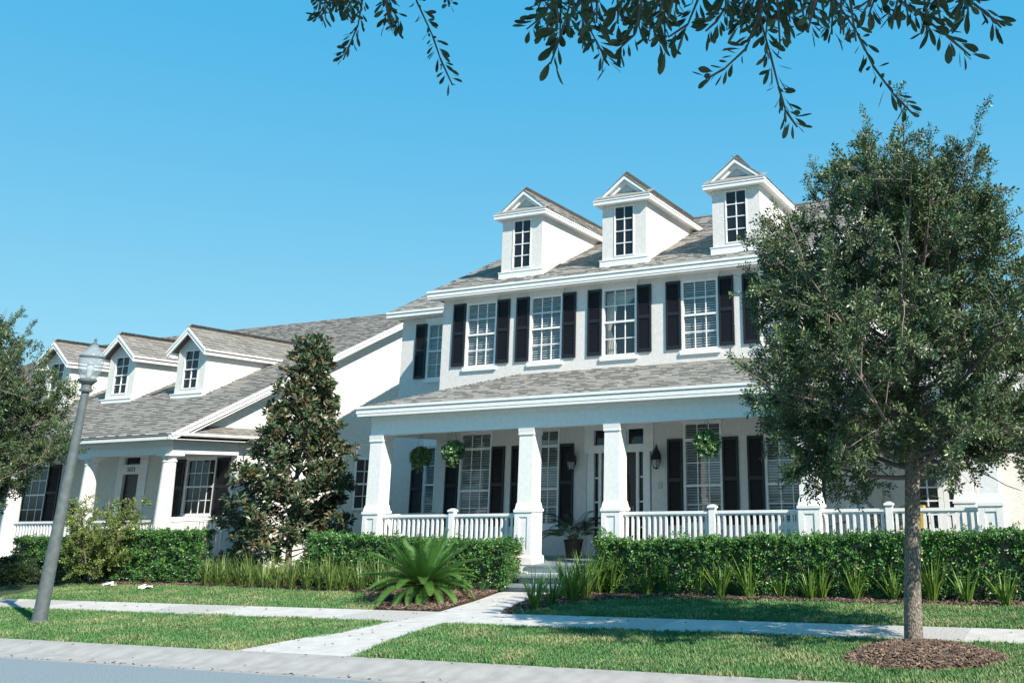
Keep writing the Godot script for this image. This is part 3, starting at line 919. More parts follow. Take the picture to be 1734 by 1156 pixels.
	shutter(H, -32.3, 0.55, 1.4, 3.2, zw); shutter(H, -30.45, 0.55, 1.4, 3.2, zw)
	mb = MB.new()
	mb.box(-27.62, -27.36, 0.5, 3.45, zw - 0.1, zw + 0.03); mb.box(-26.70, -26.36, 0.5, 3.45, zw - 0.1, zw + 0.03)
	mb.box(-27.36, -26.70, 2.82, 3.10, zw - 0.1, zw + 0.028); mb.box(-27.36, -26.70, 3.32, 3.45, zw - 0.1, zw + 0.028)
	var ds := part(H, "door_surround", mb, M.trim)
	for i in 3: part(ds, "transom_pane", box_mesh(0.2, 0.215, 0.004), M.darkglass, Vector3(-27.03 + (i - 1) * 0.22, 3.102, zw - 0.05))
	var tm := TextMesh.new()
	tm.text = "5021"
	var sf := SystemFont.new()
	sf.font_names = PackedStringArray(["Droid Serif"])
	tm.font = sf
	tm.font_size = 32; tm.pixel_size = 0.005; tm.depth = 0.008
	part(ds, "house_number", tm, M.iron, Vector3(-27.03, 2.96, zw + 0.033))
	mb = MB.new()
	mb.box(-27.358, -26.702, 0.5, 2.818, zw - 0.12, zw - 0.06)
	var dr := part(H, "door", mb, M.door)
	mb = MB.new()
	mb.tube(Vector3(-26.78, 1.45, zw - 0.06), Vector3(-26.78, 1.45, zw + 0.0), 0.03, 0.03, 10, true)
	part(dr, "handle", mb, M.brass)
	# window on the gable wall
	mb = MB.new()
	var zc := -26.2
	mb.box(xg - 0.01, xg + 0.05, 1.55, 3.3, zc - 0.5, zc - 0.42); mb.box(xg - 0.01, xg + 0.05, 1.55, 3.3, zc + 0.42, zc + 0.5)
	mb.box(xg - 0.01, xg + 0.048, 3.22, 3.3, zc - 0.42, zc + 0.42); mb.box(xg - 0.01, xg + 0.048, 1.55, 1.63, zc - 0.42, zc + 0.42)
	mb.box(xg - 0.01, xg + 0.04, 2.38, 2.44, zc - 0.42, zc + 0.42)
	mb.box(xg - 0.01, xg + 0.03, 1.63, 3.22, zc - 0.012, zc + 0.012); mb.box(xg - 0.01, xg + 0.03, 2.0, 2.024, zc - 0.42, zc + 0.42); mb.box(xg - 0.01, xg + 0.03, 2.82, 2.844, zc - 0.42, zc + 0.42)
	var sw := part(H, "window", mb, M.trim)
	for i in [-1, 1]:
		for y in [[1.632, 1.998], [2.026, 2.378], [2.442, 2.818], [2.846, 3.218]]:
			part(sw, "pane", box_mesh(0.008, y[1] - y[0], 0.40), M.darkglass, Vector3(xg + 0.01, y[0], zc + i * 0.216))
	# dormers
	for xc in [-25.31, -28.36, -31.4]: dormer_gable(H, xc)

func dormer_gable(H: Node3D, xc: float) -> void:
	var zf := -20.98
	var hw := 0.6
	var mb := MB.new()
	var pitch := 0.87
	wall_front(mb, xc - hw, xc + hw, 5.0, 6.62, zf, 0.12, [[xc - 0.33, xc + 0.33, 5.33, 6.55]])
	mb.prism(PackedVector2Array([Vector2(xc - hw, 6.62), Vector2(xc, 6.62 + hw * pitch), Vector2(xc + hw, 6.62)]), func(p, d): return Vector3(p.x, p.y, d), zf - 0.12, zf)
	for s in [-1, 1]:
		var xa: float = xc + s * hw
		gable_side(mb, [[zf - 0.121, 5.0], [zf - 0.121, 6.62], [-24.3, 6.62]], minf(xa, xa - s * 0.1), maxf(xa, xa - s * 0.1))
	mb.box(xc - hw + 0.102, xc + hw - 0.102, 5.0, 6.6, zf - 0.7, zf - 0.6)
	var d := part(H, "dormer", mb, M.stucco_n)
	mb = MB.new()
	mb.box(xc - hw - 0.06, xc + hw + 0.06, 5.03, 5.17, zf - 0.10, zf + 0.07)
	mb.box(xc - hw - 0.08, xc + hw + 0.08, 5.17, 5.20, zf - 0.10, zf + 0.09)
	part(d, "sill", mb, M.trim)
	mb = MB.new()
	var x0 := xc - 0.33
	var x1 := xc + 0.33
	mb.box(x0, x0 + 0.04, 5.33, 6.55, zf - 0.05, zf + 0.015); mb.box(x1 - 0.04, x1, 5.33, 6.55, zf - 0.05, zf + 0.015)
	mb.box(x0 + 0.04, x1 - 0.04, 6.51, 6.55, zf - 0.05, zf + 0.013); mb.box(x0 + 0.04, x1 - 0.04, 5.33, 5.37, zf - 0.05, zf + 0.013)
	mb.box(x0 + 0.04, x1 - 0.04, 5.92, 5.96, zf - 0.05, zf + 0.005)
	mb.box(xc - 0.012, xc + 0.012, 5.37, 6.51, zf - 0.05, zf - 0.01)
	for y in [5.645, 6.235]: mb.box(x0 + 0.04, x1 - 0.04, y - 0.012, y + 0.012, zf - 0.049, zf - 0.011)
	part(d, "window_frame", mb, M.trim)
	for i in [-1, 1]:
		for y in [5.375, 5.66, 5.965, 6.25]:
			part(d, "pane", box_mesh(0.275, 0.26, 0.004), M.darkglass, Vector3(xc + i * 0.146, y, zf - 0.04))
	var eo := 0.19
	var zo := zf + 0.28
	var ye := 6.62 - eo * pitch + 0.04
	var ya := ye + (hw + eo) * pitch
	mb = MB.new()
	var zb := -27.0
	for s in [-1, 1]:
		var pl := PackedVector2Array([Vector2(xc + s * (hw + eo), ye), Vector2(xc, ya), Vector2(xc, ya - 0.1), Vector2(xc + s * (hw + eo), ye - 0.1)])
		mb.prism(pl, func(p, dd): return Vector3(p.x, p.y, dd), zb, zo - 0.041)
	part(d, "roof_deck", mb, M.deck)
	mb = MB.new()
	for s in [-1, 1]:
		var pl := PackedVector2Array([Vector2(xc + s * (hw + eo + 0.02), ye + 0.01), Vector2(xc, ya + 0.03), Vector2(xc, ya - 0.05), Vector2(xc + s * (hw + eo + 0.02), ye - 0.06)])
		mb.prism(pl, func(p, dd): return Vector3(p.x, p.y, dd), zo - 0.04, zo + 0.02)
		pl = PackedVector2Array([Vector2(xc + s * (hw + eo), ye - 0.062), Vector2(xc, ya - 0.052), Vector2(xc, ya - 0.17), Vector2(xc + s * (hw + eo), ye - 0.17)])
		mb.prism(pl, func(p, dd): return Vector3(p.x, p.y, dd), zo - 0.04, zo)
		eave_z(mb, -24.4, zo - 0.045, ye + 0.005, xc + s * (hw + eo + 0.02), s)
	part(d, "fascia", mb, M.trim)
	for s in [-1, 1]:
		var dxx := hw + eo + 0.02
		var wv: Vector3 = Vector3(-s, pitch, 0).normalized()
		shingles(d, Vector3(xc + s * dxx, ye + 0.008, zb), Vector3(0, 0, 1), wv, dxx * sqrt(1 + pitch * pitch), func(_w): return [0.0, zo - zb], int(400 + xc * 5 + s), 0.15, 0.78)
	mb = MB.new()
	mb.obox(Vector3(xc, ya + 0.02, (zo + zb) / 2), Basis.IDENTITY, Vector3(0.05, 0.012, (zo - zb) / 2))
	part(d, "ridge_cap", mb, M.shingle2)

# ---------------------------------------------------------------- ground
func slab(mb: MB, pts: Array, y0: float, y1: float) -> void:
	var pl := PackedVector2Array()
	for q in pts: pl.append(Vector2(q[0], q[1]))
	mb.prism(pl, func(p, d): return Vector3(p.x, d, p.y), y0, y1)

func poly(pts: Array) -> PackedVector2Array:
	var pl := PackedVector2Array()
	for q in pts: pl.append(Vector2(q[0], q[1]))
	return pl

const VERGE_L := [[-27.0, -10.50], [-11.12, -10.50], [-11.02, -11.7], [-10.82, -11.78], [-10.86, -13.40], [-27.0, -13.40]]
const VERGE_R := [[-9.15, -10.50], [3.0, -10.50], [3.0, -13.40], [-9.85, -13.40], [-9.62, -12.1]]
const LAWN_R := [[-9.4, -14.66], [3.0, -14.66], [3.0, -17.02], [-4.3, -17.08], [-8.0, -17.2], [-8.9, -16.5], [-9.3, -15.4]]
const LAWN_L := [[-30.0, -14.66], [-12.4, -14.66], [-12.7, -15.3], [-13.7, -16.0], [-14.6, -17.0], [-17.0, -17.3], [-19.9, -17.55], [-21.0, -17.55], [-30.0, -17.6]]
const BED_R := [[-9.62, -14.70], [-9.3, -14.75], [-9.25, -15.5], [-8.8, -16.6], [-7.9, -17.26], [-4.3, -17.14], [3.0, -17.06], [3.0, -18.6], [-9.6, -18.5], [-10.32, -17.0]]
const BED_L := [[-10.95, -14.72], [-12.35, -14.72], [-12.75, -15.35], [-13.7, -16.05], [-14.6, -17.06], [-17.0, -17.36], [-19.9, -17.62], [-21.0, -19.6], [-16.2, -19.8], [-15.9, -18.5], [-11.75, -18.5], [-11.7, -18.0]]
const BED_N := [[-19.9, -17.64], [-29.0, -17.68], [-29.0, -18.7], [-20.2, -18.7]]

func build_ground() -> void:
	var mb := MB.new()
	mb.quad(Vector3(-300, -0.2, -300), Vector3(300, -0.2, -300), Vector3(300, -0.2, 200), Vector3(-300, -0.2, 200))
	struct("ground", mb, M.earth)
	mb = MB.new()
	mb.box(-90, 60, -0.19, -0.05, -9.51, 4.0)
	struct("road", mb, M.road)
	mb = MB.new()
	mb.box(-90, 60, -0.19, -0.006, -60, -10.5)
	mb.box(-90, 60, -0.19, 0.0, 4.01, 60)
	struct("lawn", mb, M.soil)
	# rolled concrete gutter, cast in lengths
	var g := MB.new()
	g.box(-90, 60, -0.19, -0.11, -10.49, -9.52)
	var kb := struct("kerb", g, M.gutter)
	var gm := MB.new()
	var prof := [[-10.5, -0.1], [-10.5, 0.012], [-10.34, 0.008], [-10.12, -0.03], [-9.95, -0.062], [-9.70, -0.070], [-9.51, -0.050], [-9.51, -0.1]]
	var pl := poly(prof)
	gm.prism(pl, func(p, d): return Vector3(d, p.y, p.x), 0.006, 2.994)
	var gmesh := gm.mesh()
	for i in 16:
		part(kb, "kerb_stone", gmesh, M.gutter, Vector3(-36.0 + i * 3.0 - 1.6, 0, 0))
	# sidewalk slabs
	mb = MB.new()
	mb.box(-60, 40, -0.1, -0.01 + 0.008, -14.64, -13.41)
	var sw := struct("pavement", mb, M.concrete_b)
	var sm := MB.new()
	sm.box(0.006, 1.514, -0.05, 0.014, -14.65, -13.40)
	var smesh := sm.mesh()
	for i in 32:
		part(sw, "slab", smesh, M.concrete if i % 3 else M.concrete_b, Vector3(-40.0 + i * 1.52 + 0.35, 0, 0))
	# front path
	mb = MB.new()
	slab(mb, [[-11.0, -13.39], [-9.84, -13.39], [-9.14, -10.51], [-11.1, -10.51]], -0.1, -0.001)
	slab(mb, [[-11.65, -18.05], [-10.3, -18.05], [-9.64, -14.66], [-10.84, -14.66]], -0.1, -0.001)
	var pt := struct("path", mb, M.concrete_b)
	for q in [[[-10.95, -13.39], [-9.86, -13.39], [-9.63, -12.0], [-11.02, -12.0]], [[-11.03, -11.99], [-9.62, -11.99], [-9.12, -10.505], [-11.14, -10.505]],
			[[-11.18, -16.2], [-9.93, -16.2], [-9.60, -14.655], [-10.86, -14.655]], [[-11.72, -18.1], [-10.3, -18.1], [-9.94, -16.21], [-11.185, -16.21]]]:
		var s := MB.new()
		slab(s, q, -0.09, 0.012)
		part(pt, "slab", s, M.concrete)
	# beds
	var beds := MB.new()
	for q in [BED_R, BED_L, BED_N]: slab(beds, q, -0.1, 0.02)
	struct("planting_bed", beds, M.mulchbed)

func scatter_grass() -> void:
	var r := RandomNumberGenerator.new()
	r.seed = 77
	var meshes := []
	for k in 4:
		var t := MB.new()
		for i in 9:
			var a := r.randf() * TAU
			var o := Vector3(r.randf_range(-0.035, 0.035), 0, r.randf_range(-0.035, 0.035))
			var h := r.randf_range(0.03, 0.062)
			var lean := Vector3(cos(a), 0, sin(a)) * r.randf_range(0.01, 0.045)
			var sd := Vector3(-sin(a), 0, cos(a)) * 0.0038
			var s := r.randf_range(0.75, 1.2)
			t.col = Color(s, s, s)
			var m := o + lean * 0.35 + Vector3(0, h * 0.6, 0)
			t.quad(o - sd, o + sd, m + sd * 0.9, m - sd * 0.9)
			t.tri(m - sd * 0.9, m + sd * 0.9, o + lean + Vector3(0, h, 0))
		meshes.append(t.mesh())
	var patch := FastNoiseLite.new()
	patch.seed = 5; patch.frequency = 0.9; patch.fractal_octaves = 3
	var xf := [[], [], [], []]
	var cl := [[], [], [], []]
	for item in [[VERGE_L, 560.0], [VERGE_R, 640.0], [LAWN_R, 480.0], [LAWN_L, 340.0]]:
		var pl := poly(item[0])
		var bb := Rect2(pl[0], Vector2.ZERO)
		for q in pl: bb = bb.expand(q)
		bb = bb.grow(0.03)
		var n := int(bb.get_area() * float(item[1]))
		for i in n:
			var q := Vector2(r.randf_range(bb.position.x, bb.end.x), r.randf_range(bb.position.y, bb.end.y))
			if not Geometry2D.is_point_in_polygon(q, pl): continue
			if q.x < -20.5 - (q.y + 10.5) * -0.55 and q.x < -23.0: continue
			if Vector2(q.x + 1.97, (q.y + 12.2)).length() < 0.93 + 0.05 * sin(q.x * 40.0): continue
			var k := r.randi() % 4
			var nz := patch.get_noise_2d(q.x, q.y)
			var sc := r.randf_range(0.7, 1.25) * (1.0 + nz * 0.35)
			xf[k].append(Transform3D(Basis(Vector3.UP, r.randf() * TAU).scaled(Vector3(1.1, 1, 1.1) * sc), Vector3(q.x, -0.008, q.y)))
			var dry := clampf(nz * 1.3 + patch.get_noise_2d(q.x * 0.25 + 50.0, q.y * 0.25) * 0.8 + r.randfn(0.14, 0.26), 0.0, 1.0)
			var g := Color(0.10, 0.235, 0.066).lerp(Color(0.30, 0.34, 0.15), dry)
			cl[k].append(g * r.randf_range(0.8, 1.15))
	var root := thing("grass", "short green lawn grass on both sides of the pavement", "grass", Vector3(-8, 0, -13))
	root.set_meta("kind", "stuff")
	for k in 4: multi(root, "grass_tufts", meshes[k], M.grass, xf[k], cl[k]).set_meta("kind", "stuff")

func scatter_mulch() -> void:
	var r := RandomNumberGenerator.new()
	r.seed = 31
	var cm := MB.new()
	cm.obox(Vector3.ZERO, Basis(Vector3(0, 0, 1), 0.15), Vector3(0.028, 0.004, 0.009))
	var cmesh := cm.mesh()
	var xf := []
	var cl := []
	var colr := func() -> Color:
		var t := r.randf()
		var c := Color(0.075, 0.048, 0.036).lerp(Color(0.27, 0.19, 0.14), t * t)
		return c * r.randf_range(0.7, 1.25)
	for item in [[BED_R, 700.0], [BED_L, 700.0], [BED_N, 420.0]]:
		var pl := poly(item[0])
		var bb := Rect2(pl[0], Vector2.ZERO)
		for q in pl: bb = bb.expand(q)
		for i in int(bb.get_area() * float(item[1])):
			var q := Vector2(r.randf_range(bb.position.x, bb.end.x), r.randf_range(bb.position.y, bb.end.y))
			if not Geometry2D.is_point_in_polygon(q, pl) or q.x < -25.5: continue
			var b := Basis(Vector3.UP, r.randf() * TAU) * Basis(Vector3(1, 0, 0), r.randfn(0, 0.4)) * Basis(Vector3(0, 0, 1), r.randfn(0, 0.35))
			xf.append(Transform3D(b.scaled(Vector3.ONE * r.randf_range(0.5, 1.5)), Vector3(q.x, 0.02 + r.randf() * 0.035, q.y)))
			cl.append(colr.call())
	var root := multi(self, "bark_mulch", cmesh, M.chip, xf, cl)
	tag(root, "reddish brown bark mulch covering the planting beds before the hedges", "mulch", "", "stuff")
	# leaf litter caught along the gutter
	var lx := []
	var lc := []
	for i in 260:
		var p := Vector3(r.randf_range(-16.0, 0.0), 0, 0)
		p.z = -9.62 + r.randfn(0, 0.05)
		p.y = -0.066 + r.randf() * 0.008
		var b := Basis(Vector3.UP, r.randf() * TAU) * Basis(Vector3(1, 0, 0), r.randfn(0, 0.25))
		lx.append(Transform3D(b.scaled(Vector3.ONE * r.randf_range(0.3, 1.0)), p)); lc.append(colr.call())
	tag(multi(self, "leaf_litter", cmesh, M.chip, lx, lc), "scattered brown leaf litter lying along the gutter", "litter", "", "stuff")
	var fl := MB.new()
	leaf(fl, Vector3(0, 0, -0.03), Vector3(0, 0, 1), Vector3(1, 0, 0), 0.06, 0.028, 0.3)
	var fx := []
	var fc := []
	for i in 420:
		var p := Vector3(r.randf_range(-20.0, 1.5), 0.0, r.randf_range(-17.0, -9.6))
		p.y = 0.022 if (p.z < -13.4 and p.z > -14.65) or (p.x > -11.2 and p.x < -9.3) else (0.05 if p.z < -10.5 else 0.0)
		if p.z > -10.5: p.y = 0.012 if p.z < -10.3 else -0.02
		if p.z > -10.3 and p.z < -9.6: p.y = -0.055
		fx.append(Transform3D(Basis(Vector3.UP, r.randf() * TAU) * Basis(Vector3(1, 0, 0), r.randfn(0, 0.2)), p))
		fc.append(Color(0.20, 0.13, 0.06).lerp(Color(0.34, 0.27, 0.12), r.randf()) * r.randf_range(0.6, 1.2))
	tag(multi(self, "fallen_leaves", fl.mesh(), M.chip, fx, fc), "dry brown leaves scattered over lawn and pavement", "leaves", "", "stuff")
	# mulch mound round the street tree
	xf = []; cl = []
	for i in 4200:
		var a := r.randf() * TAU
		var d := sqrt(r.randf())
		var rad := 0.95 * (1.0 + 0.06 * sin(a * 3.0 + 1.0))
		var p := Vector3(-1.97 + cos(a) * d * rad, 0, -12.2 + sin(a) * d * rad * 0.98)
		p.y = 0.13 * (1.0 - d * d) + 0.012 + r.randf() * 0.02
		var b := Basis(Vector3.UP, r.randf() * TAU) * Basis(Vector3(1, 0, 0), r.randfn(0, 0.4)) * Basis(Vector3(0, 0, 1), r.randfn(0, 0.35))
		xf.append(Transform3D(b.scaled(Vector3.ONE * r.randf_range(0.6, 1.5)), p))
		cl.append(colr.call())
	var mound := thing("mulch_mound", "round mound of brown bark chips at the foot of the oak", "mulch", Vector3(-1.97, 0, -12.2))
	mound.set_meta("kind", "stuff")
	multi(mound, "bark_chips", cmesh, M.chip, xf, cl).set_meta("kind", "stuff")
	var mm := MB.new()
	mm.lathe(Vector3(-1.97, -0.01, -12.2), [[0.0, 0.13], [0.3, 0.117], [0.6, 0.08], [0.85, 0.025], [0.94, 0.0]], 28)
	part(mound, "mound_base", mm, M.mulchbed)

# ---------------------------------------------------------------- foliage helpers
func leaf(mb: MB, o: Vector3, d: Vector3, s: Vector3, L: float, W: float, fold := 0.25) -> void:
	var up := d.cross(s).normalized()
	var m := o + d * L * 0.55
	var tip := o + d * L - up * L * 0.08
	mb.tri(o, m + s * W * 0.5 + up * W * fold, tip)
	mb.tri(o, tip, m - s * W * 0.5 + up * W * fold)

func rnd_dir(r: RandomNumberGenerator) -> Vector3:
	var v := Vector3(r.randfn(), r.randfn(), r.randfn())
	return v.normalized() if v.length() > 0.001 else Vector3.UP

func spray(r: RandomNumberGenerator, n: int, stem: float, L: float, W: float, spread := 0.9, brown := 0.0) -> ArrayMesh:   # twig along +y with leaves
	var mb := MB.new()
	mb.col = Color(0.9, 0.8, 0.6) * LEAF_GAIN
	mb.tube(Vector3.ZERO, Vector3(0, stem, 0), 0.003, 0.0015, 3)
	for i in n:
		var t := (i + 0.6) / n
		var a := i * 2.4 + r.randf() * 0.8
		var out := Vector3(cos(a), 0, sin(a))
		var d := (out * spread + Vector3(0, 0.35 + 0.5 * t, 0) + rnd_dir(r) * 0.3).normalized()
		var s := d.cross(rnd_dir(r)).normalized()
		var k := r.randf_range(0.7, 1.35)
		mb.col = Color(k, k * r.randf_range(0.95, 1.05), k)
		if r.randf() < brown: mb.col = Color(3.2, 1.5, 1.6) * r.randf_range(0.6, 1.1)
		var sz := r.randf_range(0.7, 1.15)
		mb.col = Color(mb.col.r * LEAF_GAIN, mb.col.g * LEAF_GAIN, mb.col.b * LEAF_GAIN)
		leaf(mb, Vector3(0, stem * t, 0) + out * 0.004, d, s, L * sz, W * sz)
	return mb.mesh()

func basis_y(d: Vector3, r: RandomNumberGenerator) -> Basis:
	var y := d.normalized()
	var x := y.cross(rnd_dir(r)).normalized()
	return Basis(x, y, x.cross(y))

func limb(mb: MB, a: Vector3, d: Vector3, L: float, r0: float, r1: float, seg: int, up: float, jit: float, r: RandomNumberGenerator, sides := 5) -> Array:
	var pts := [a]
	var p := a
	var dir := d.normalized()
	for i in seg:
		dir = (dir + Vector3(0, up, 0) / seg + rnd_dir(r) * jit).normalized()
		var q := p + dir * L / seg
		mb.tube(p, q, lerpf(r0, r1, float(i) / seg), lerpf(r0, r1, float(i + 1) / seg), sides)
		pts.append(q)
		p = q
	return pts

func along(pts: Array, t: float) -> Array:   # point and direction on a polyline
	var f := t * (pts.size() - 1)
	var i := clampi(int(f), 0, pts.size() - 2)
	return [pts[i].lerp(pts[i + 1], f - i), (pts[i + 1] - pts[i]).normalized()]

# crown: rad(y) -> radius at height y
func oak(T: Node3D, base: Vector3, trunk_pts: Array, trunk_r: Array, rad: Callable, y0: float, y1: float, n1: int, seed_: int, col: Color, n2 := 7, n3 := 6, leafL := 0.058) -> void:
	var r := RandomNumberGenerator.new()
	r.seed = seed_
	var tb := MB.new()
	for i in trunk_pts.size() - 1:
		tb.tube(base + trunk_pts[i], base + trunk_pts[i + 1], trunk_r[i], trunk_r[i + 1], 14)
	part(T, "trunk", tb, M.bark)
	var lb := MB.new()
	var variants := []
	for k in 5: variants.append(spray(r, 13, 0.17, leafL, leafL * 0.45))
	var xf := [[], [], [], [], []]
	var cl := [[], [], [], [], []]
	var inside := func(p: Vector3, slack: float) -> bool:
		var q := p - base
		if q.y < y0 + 0.08 + 0.22 * sin(q.x * 3.1 + q.z * 2.3) - slack: return false
		return Vector2(q.x - trunk_pts[-1].x * 0.5, q.z).length() < float(rad.call(q.y)) * 1.04 + 0.12 + slack
	var gaps := FastNoiseLite.new()
	gaps.seed = seed_; gaps.frequency = 0.85; gaps.fractal_octaves = 2
	var put := func(p: Vector3, d: Vector3, s: float):
		if gaps.get_noise_3dv(p) < -0.28 + 0.12 * maxf(0.0, p.y - base.y - 4.4): return
		if not inside.call(p, 0.12): return
		var k := r.randi() % 5
		xf[k].append(Transform3D(basis_y(d, r).scaled(Vector3.ONE * s), p))
		var c := col * r.randf_range(0.7, 1.3)
		if r.randf() < 0.22: c = Color(c.r * 1.45, c.g * 1.35, c.b * 1.15)
		cl[k].append(c)
	for i in n1:
		var f := float(i) / n1
		var hs: float = lerpf(y0, y1 * 0.80, pow(f, 1.3))
		var az := i * 2.39996 + r.randf() * 0.5
		var el := lerpf(0.12, 1.15, pow(f, 1.3)) + r.randfn(0, 0.1)
		var d := Vector3(cos(az) * cos(el), sin(el), sin(az) * cos(el))
		var st: Array = [trunk_pts[-1]]
		for ti in trunk_pts.size() - 1:
			if hs >= trunk_pts[ti].y and hs < trunk_pts[ti + 1].y:
				st = [trunk_pts[ti].lerp(trunk_pts[ti + 1], (hs - trunk_pts[ti].y) / (trunk_pts[ti + 1].y - trunk_pts[ti].y))]
		# length: until the ray leaves the crown envelope
		var L := 0.4
		while L < 6.0:
			var q: Vector3 = st[0] + d * L
			if q.y > y1 or Vector2(q.x - trunk_pts[-1].x * 0.5, q.z).length() > rad.call(q.y): break
			L += 0.1
		L *= r.randf_range(0.82, 1.06)
		var pts := limb(lb, base + st[0], d, L, 0.035, 0.008, 6, 0.25, 0.10, r)
		for j in n2:
			var t := lerpf(0.18, 1.0, (j + r.randf()) / n2)
			var pd: Array = along(pts, minf(t, 0.999))
			var d2: Vector3 = (pd[1] * 0.7 + rnd_dir(r) * 0.85 + Vector3(0, 0.12, 0)).normalized()
			var L2 := L * r.randf_range(0.22, 0.48) * (1.15 - 0.5 * t) + 0.15
			if not inside.call(pd[0] + d2 * L2, 0.15): d2 = (d2 + Vector3(0, 0.9, 0) - Vector3(d2.x, 0, d2.z) * 0.5).normalized()
			var p2 := limb(lb, pd[0], d2, L2, 0.011, 0.004, 4, 0.1, 0.16, r, 4)
			for m in n3:
				var pe: Array = along(p2, lerpf(0.15, 0.999, (m + r.randf()) / n3))
				var d3: Vector3 = (pe[1] * 0.6 + rnd_dir(r) * 0.9).normalized()
				var L3 := r.randf_range(0.12, 0.34)
				if not inside.call(pe[0], 0.05): continue
				lb.tube(pe[0], pe[0] + d3 * L3, 0.004, 0.002, 3)
				for q in 5:
					put.call(pe[0] + d3 * L3 * (q + 1) / 5.0, (d3 + rnd_dir(r) * 0.7).normalized(), r.randf_range(0.8, 1.25))
			put.call(p2[-1], (p2[-1] - p2[-2]).normalized(), 1.2)
		# long leader twig past the end
		var tipd: Vector3 = ((pts[-1] - pts[-2]).normalized() + Vector3(0, 0.3, 0)).normalized()
		var p4 := limb(lb, pts[-1], tipd, r.randf_range(0.35, 0.8), 0.005, 0.002, 3, 0.25, 0.15, r, 3)
		for q in 14:
			var pq: Array = along(p4, (q + 0.5) / 14.0)
			var kk := r.randi() % 5
			xf[kk].append(Transform3D(basis_y((pq[1] + rnd_dir(r) * 0.8).normalized(), r).scaled(Vector3.ONE * r.randf_range(0.65, 0.95)), pq[0]))
			cl[kk].append(col * r.randf_range(0.9, 1.5))
	part(T, "limbs", lb, M.darkbark)
	var cr := Node3D.new()
	cr.name = "crown"
	T.add_child(cr)
	for k in 5: multi(cr, "leaves", variants[k], M.leaf, xf[k], cl[k]).set_meta("kind", "stuff")

func hedge(nm: String, label: String, x0: float, x1: float, z0: float, z1: float, h0: float, h1: float, col: Color, seed_: int, dens := 420.0, leafL := 0.06) -> void:
	var r := RandomNumberGenerator.new()
	r.seed = seed_
	var T := thing(nm, label, "hedge", Vector3((x0 + x1) / 2, 0, (z0 + z1) / 2), "clipped hedges before the porches")
	var ns := FastNoiseLite.new()
	ns.seed = seed_; ns.frequency = 1.1
	var hh := func(x: float) -> float: return lerpf(h0, h1, (x - x0) / (x1 - x0))
	var core := MB.new()
	core.hexa([Vector3(x0 + 0.12, 0, z0 + 0.12), Vector3(x1 - 0.12, 0, z0 + 0.12), Vector3(x1 - 0.12, 0, z1 - 0.12), Vector3(x0 + 0.12, 0, z1 - 0.12),
		Vector3(x0 + 0.14, h0 - 0.12, z0 + 0.14), Vector3(x1 - 0.14, h1 - 0.12, z0 + 0.14), Vector3(x1 - 0.14, h1 - 0.12, z1 - 0.14), Vector3(x0 + 0.14, h0 - 0.12, z1 - 0.14)])
	part(T, "branches", core, M.core)
	var variants := []
	for k in 4: variants.append(spray(r, 7, 0.07, leafL, leafL * 0.55, 1.1))
	var xf := [[], [], [], []]
	var cl := [[], [], [], []]
	var faces := [[Vector3(0, 0, 1), (x1 - x0) * (h0 + h1) / 2], [Vector3(0, 1, 0), (x1 - x0) * (z1 - z0)], [Vector3(-1, 0, 0), (z1 - z0) * h0], [Vector3(1, 0, 0), (z1 - z0) * h1]]
	for fc in faces:
		var nn: Vector3 = fc[0]
		for i in int(float(fc[1]) * dens):
			var x := r.randf_range(x0, x1)
			var z := r.randf_range(z0, z1)
			var y: float = r.randf_range(0.06, 1.0) * hh.call(x)
			var p: Vector3
			if nn.z > 0: p = Vector3(x, y, z1)
			elif nn.y > 0: p = Vector3(x, hh.call(x), z)
			elif nn.x < 0: p = Vector3(x0, y, z)
			else: p = Vector3(x1, y, z)
			var bulge := ns.get_noise_3d(p.x * 1.6, p.y * 1.6, p.z * 1.6) * 0.14 - 0.07
			p += nn * (bulge - absf(r.randfn(0, 0.05)) + (r.randf() * 0.13 if r.randf() < 0.10 else 0.0))
			var d := (nn * 0.8 + rnd_dir(r) * 0.8 + Vector3(0, 0.45, 0)).normalized()
			var k := r.randi() % 4
			xf[k].append(Transform3D(basis_y(d, r).scaled(Vector3.ONE * r.randf_range(0.75, 1.25)), p))
			var c := col * r.randf_range(0.6, 1.35)
			if r.randf() < 0.18: c = Color(c.r * 1.9, c.g * 1.5, c.b)
			if r.randf() < 0.012: c = Color(0.16, 0.10, 0.05)
			cl[k].append(c)
	var fo := Node3D.new()
	fo.name = "foliage"
	T.add_child(fo)
	for k in 4: multi(fo, "leaves", variants[k], M.leaf_gloss, xf[k], cl[k]).set_meta("kind", "stuff")

func strap_mesh(r: RandomNumberGenerator, n: int, L: float, W: float, spread: float, c0: Color, c1: Color) -> ArrayMesh:
	var mb := MB.new()
	for i in n:
		var a := r.randf() * TAU
		var out := Vector3(cos(a), 0, sin(a))
		var side := Vector3(-sin(a), 0, cos(a))
		var len_ := L * r.randf_range(0.6, 1.1)
		var sp := spread * r.randf_range(0.2, 1.25)
		var o := out * r.randf_range(0.0, 0.07) + side * r.randf_range(-0.03, 0.03)
		var bend := r.randf_range(0.2, 1.0)
		var prev := o
		var pw := W * 0.7
		mb.col = c0.lerp(c1, r.randf()) * r.randf_range(0.75, 1.2)
		var base_c := mb.col
		for k in 5:
			var t := (k + 1) / 5.0
			var hor := sp * (t * 0.6 + t * t * bend * 0.8) * len_
			var q := o + out * hor + Vector3(0, len_ * (t - 0.32 * bend * sp * t * t), 0)
			var w := W * (1.0 - pow(t, 3.0)) + 0.001
			mb.col = base_c
			mb.quad(prev - side * pw / 2, prev + side * pw / 2, q + side * w / 2, q - side * w / 2)
			prev = q; pw = w
	return mb.mesh()

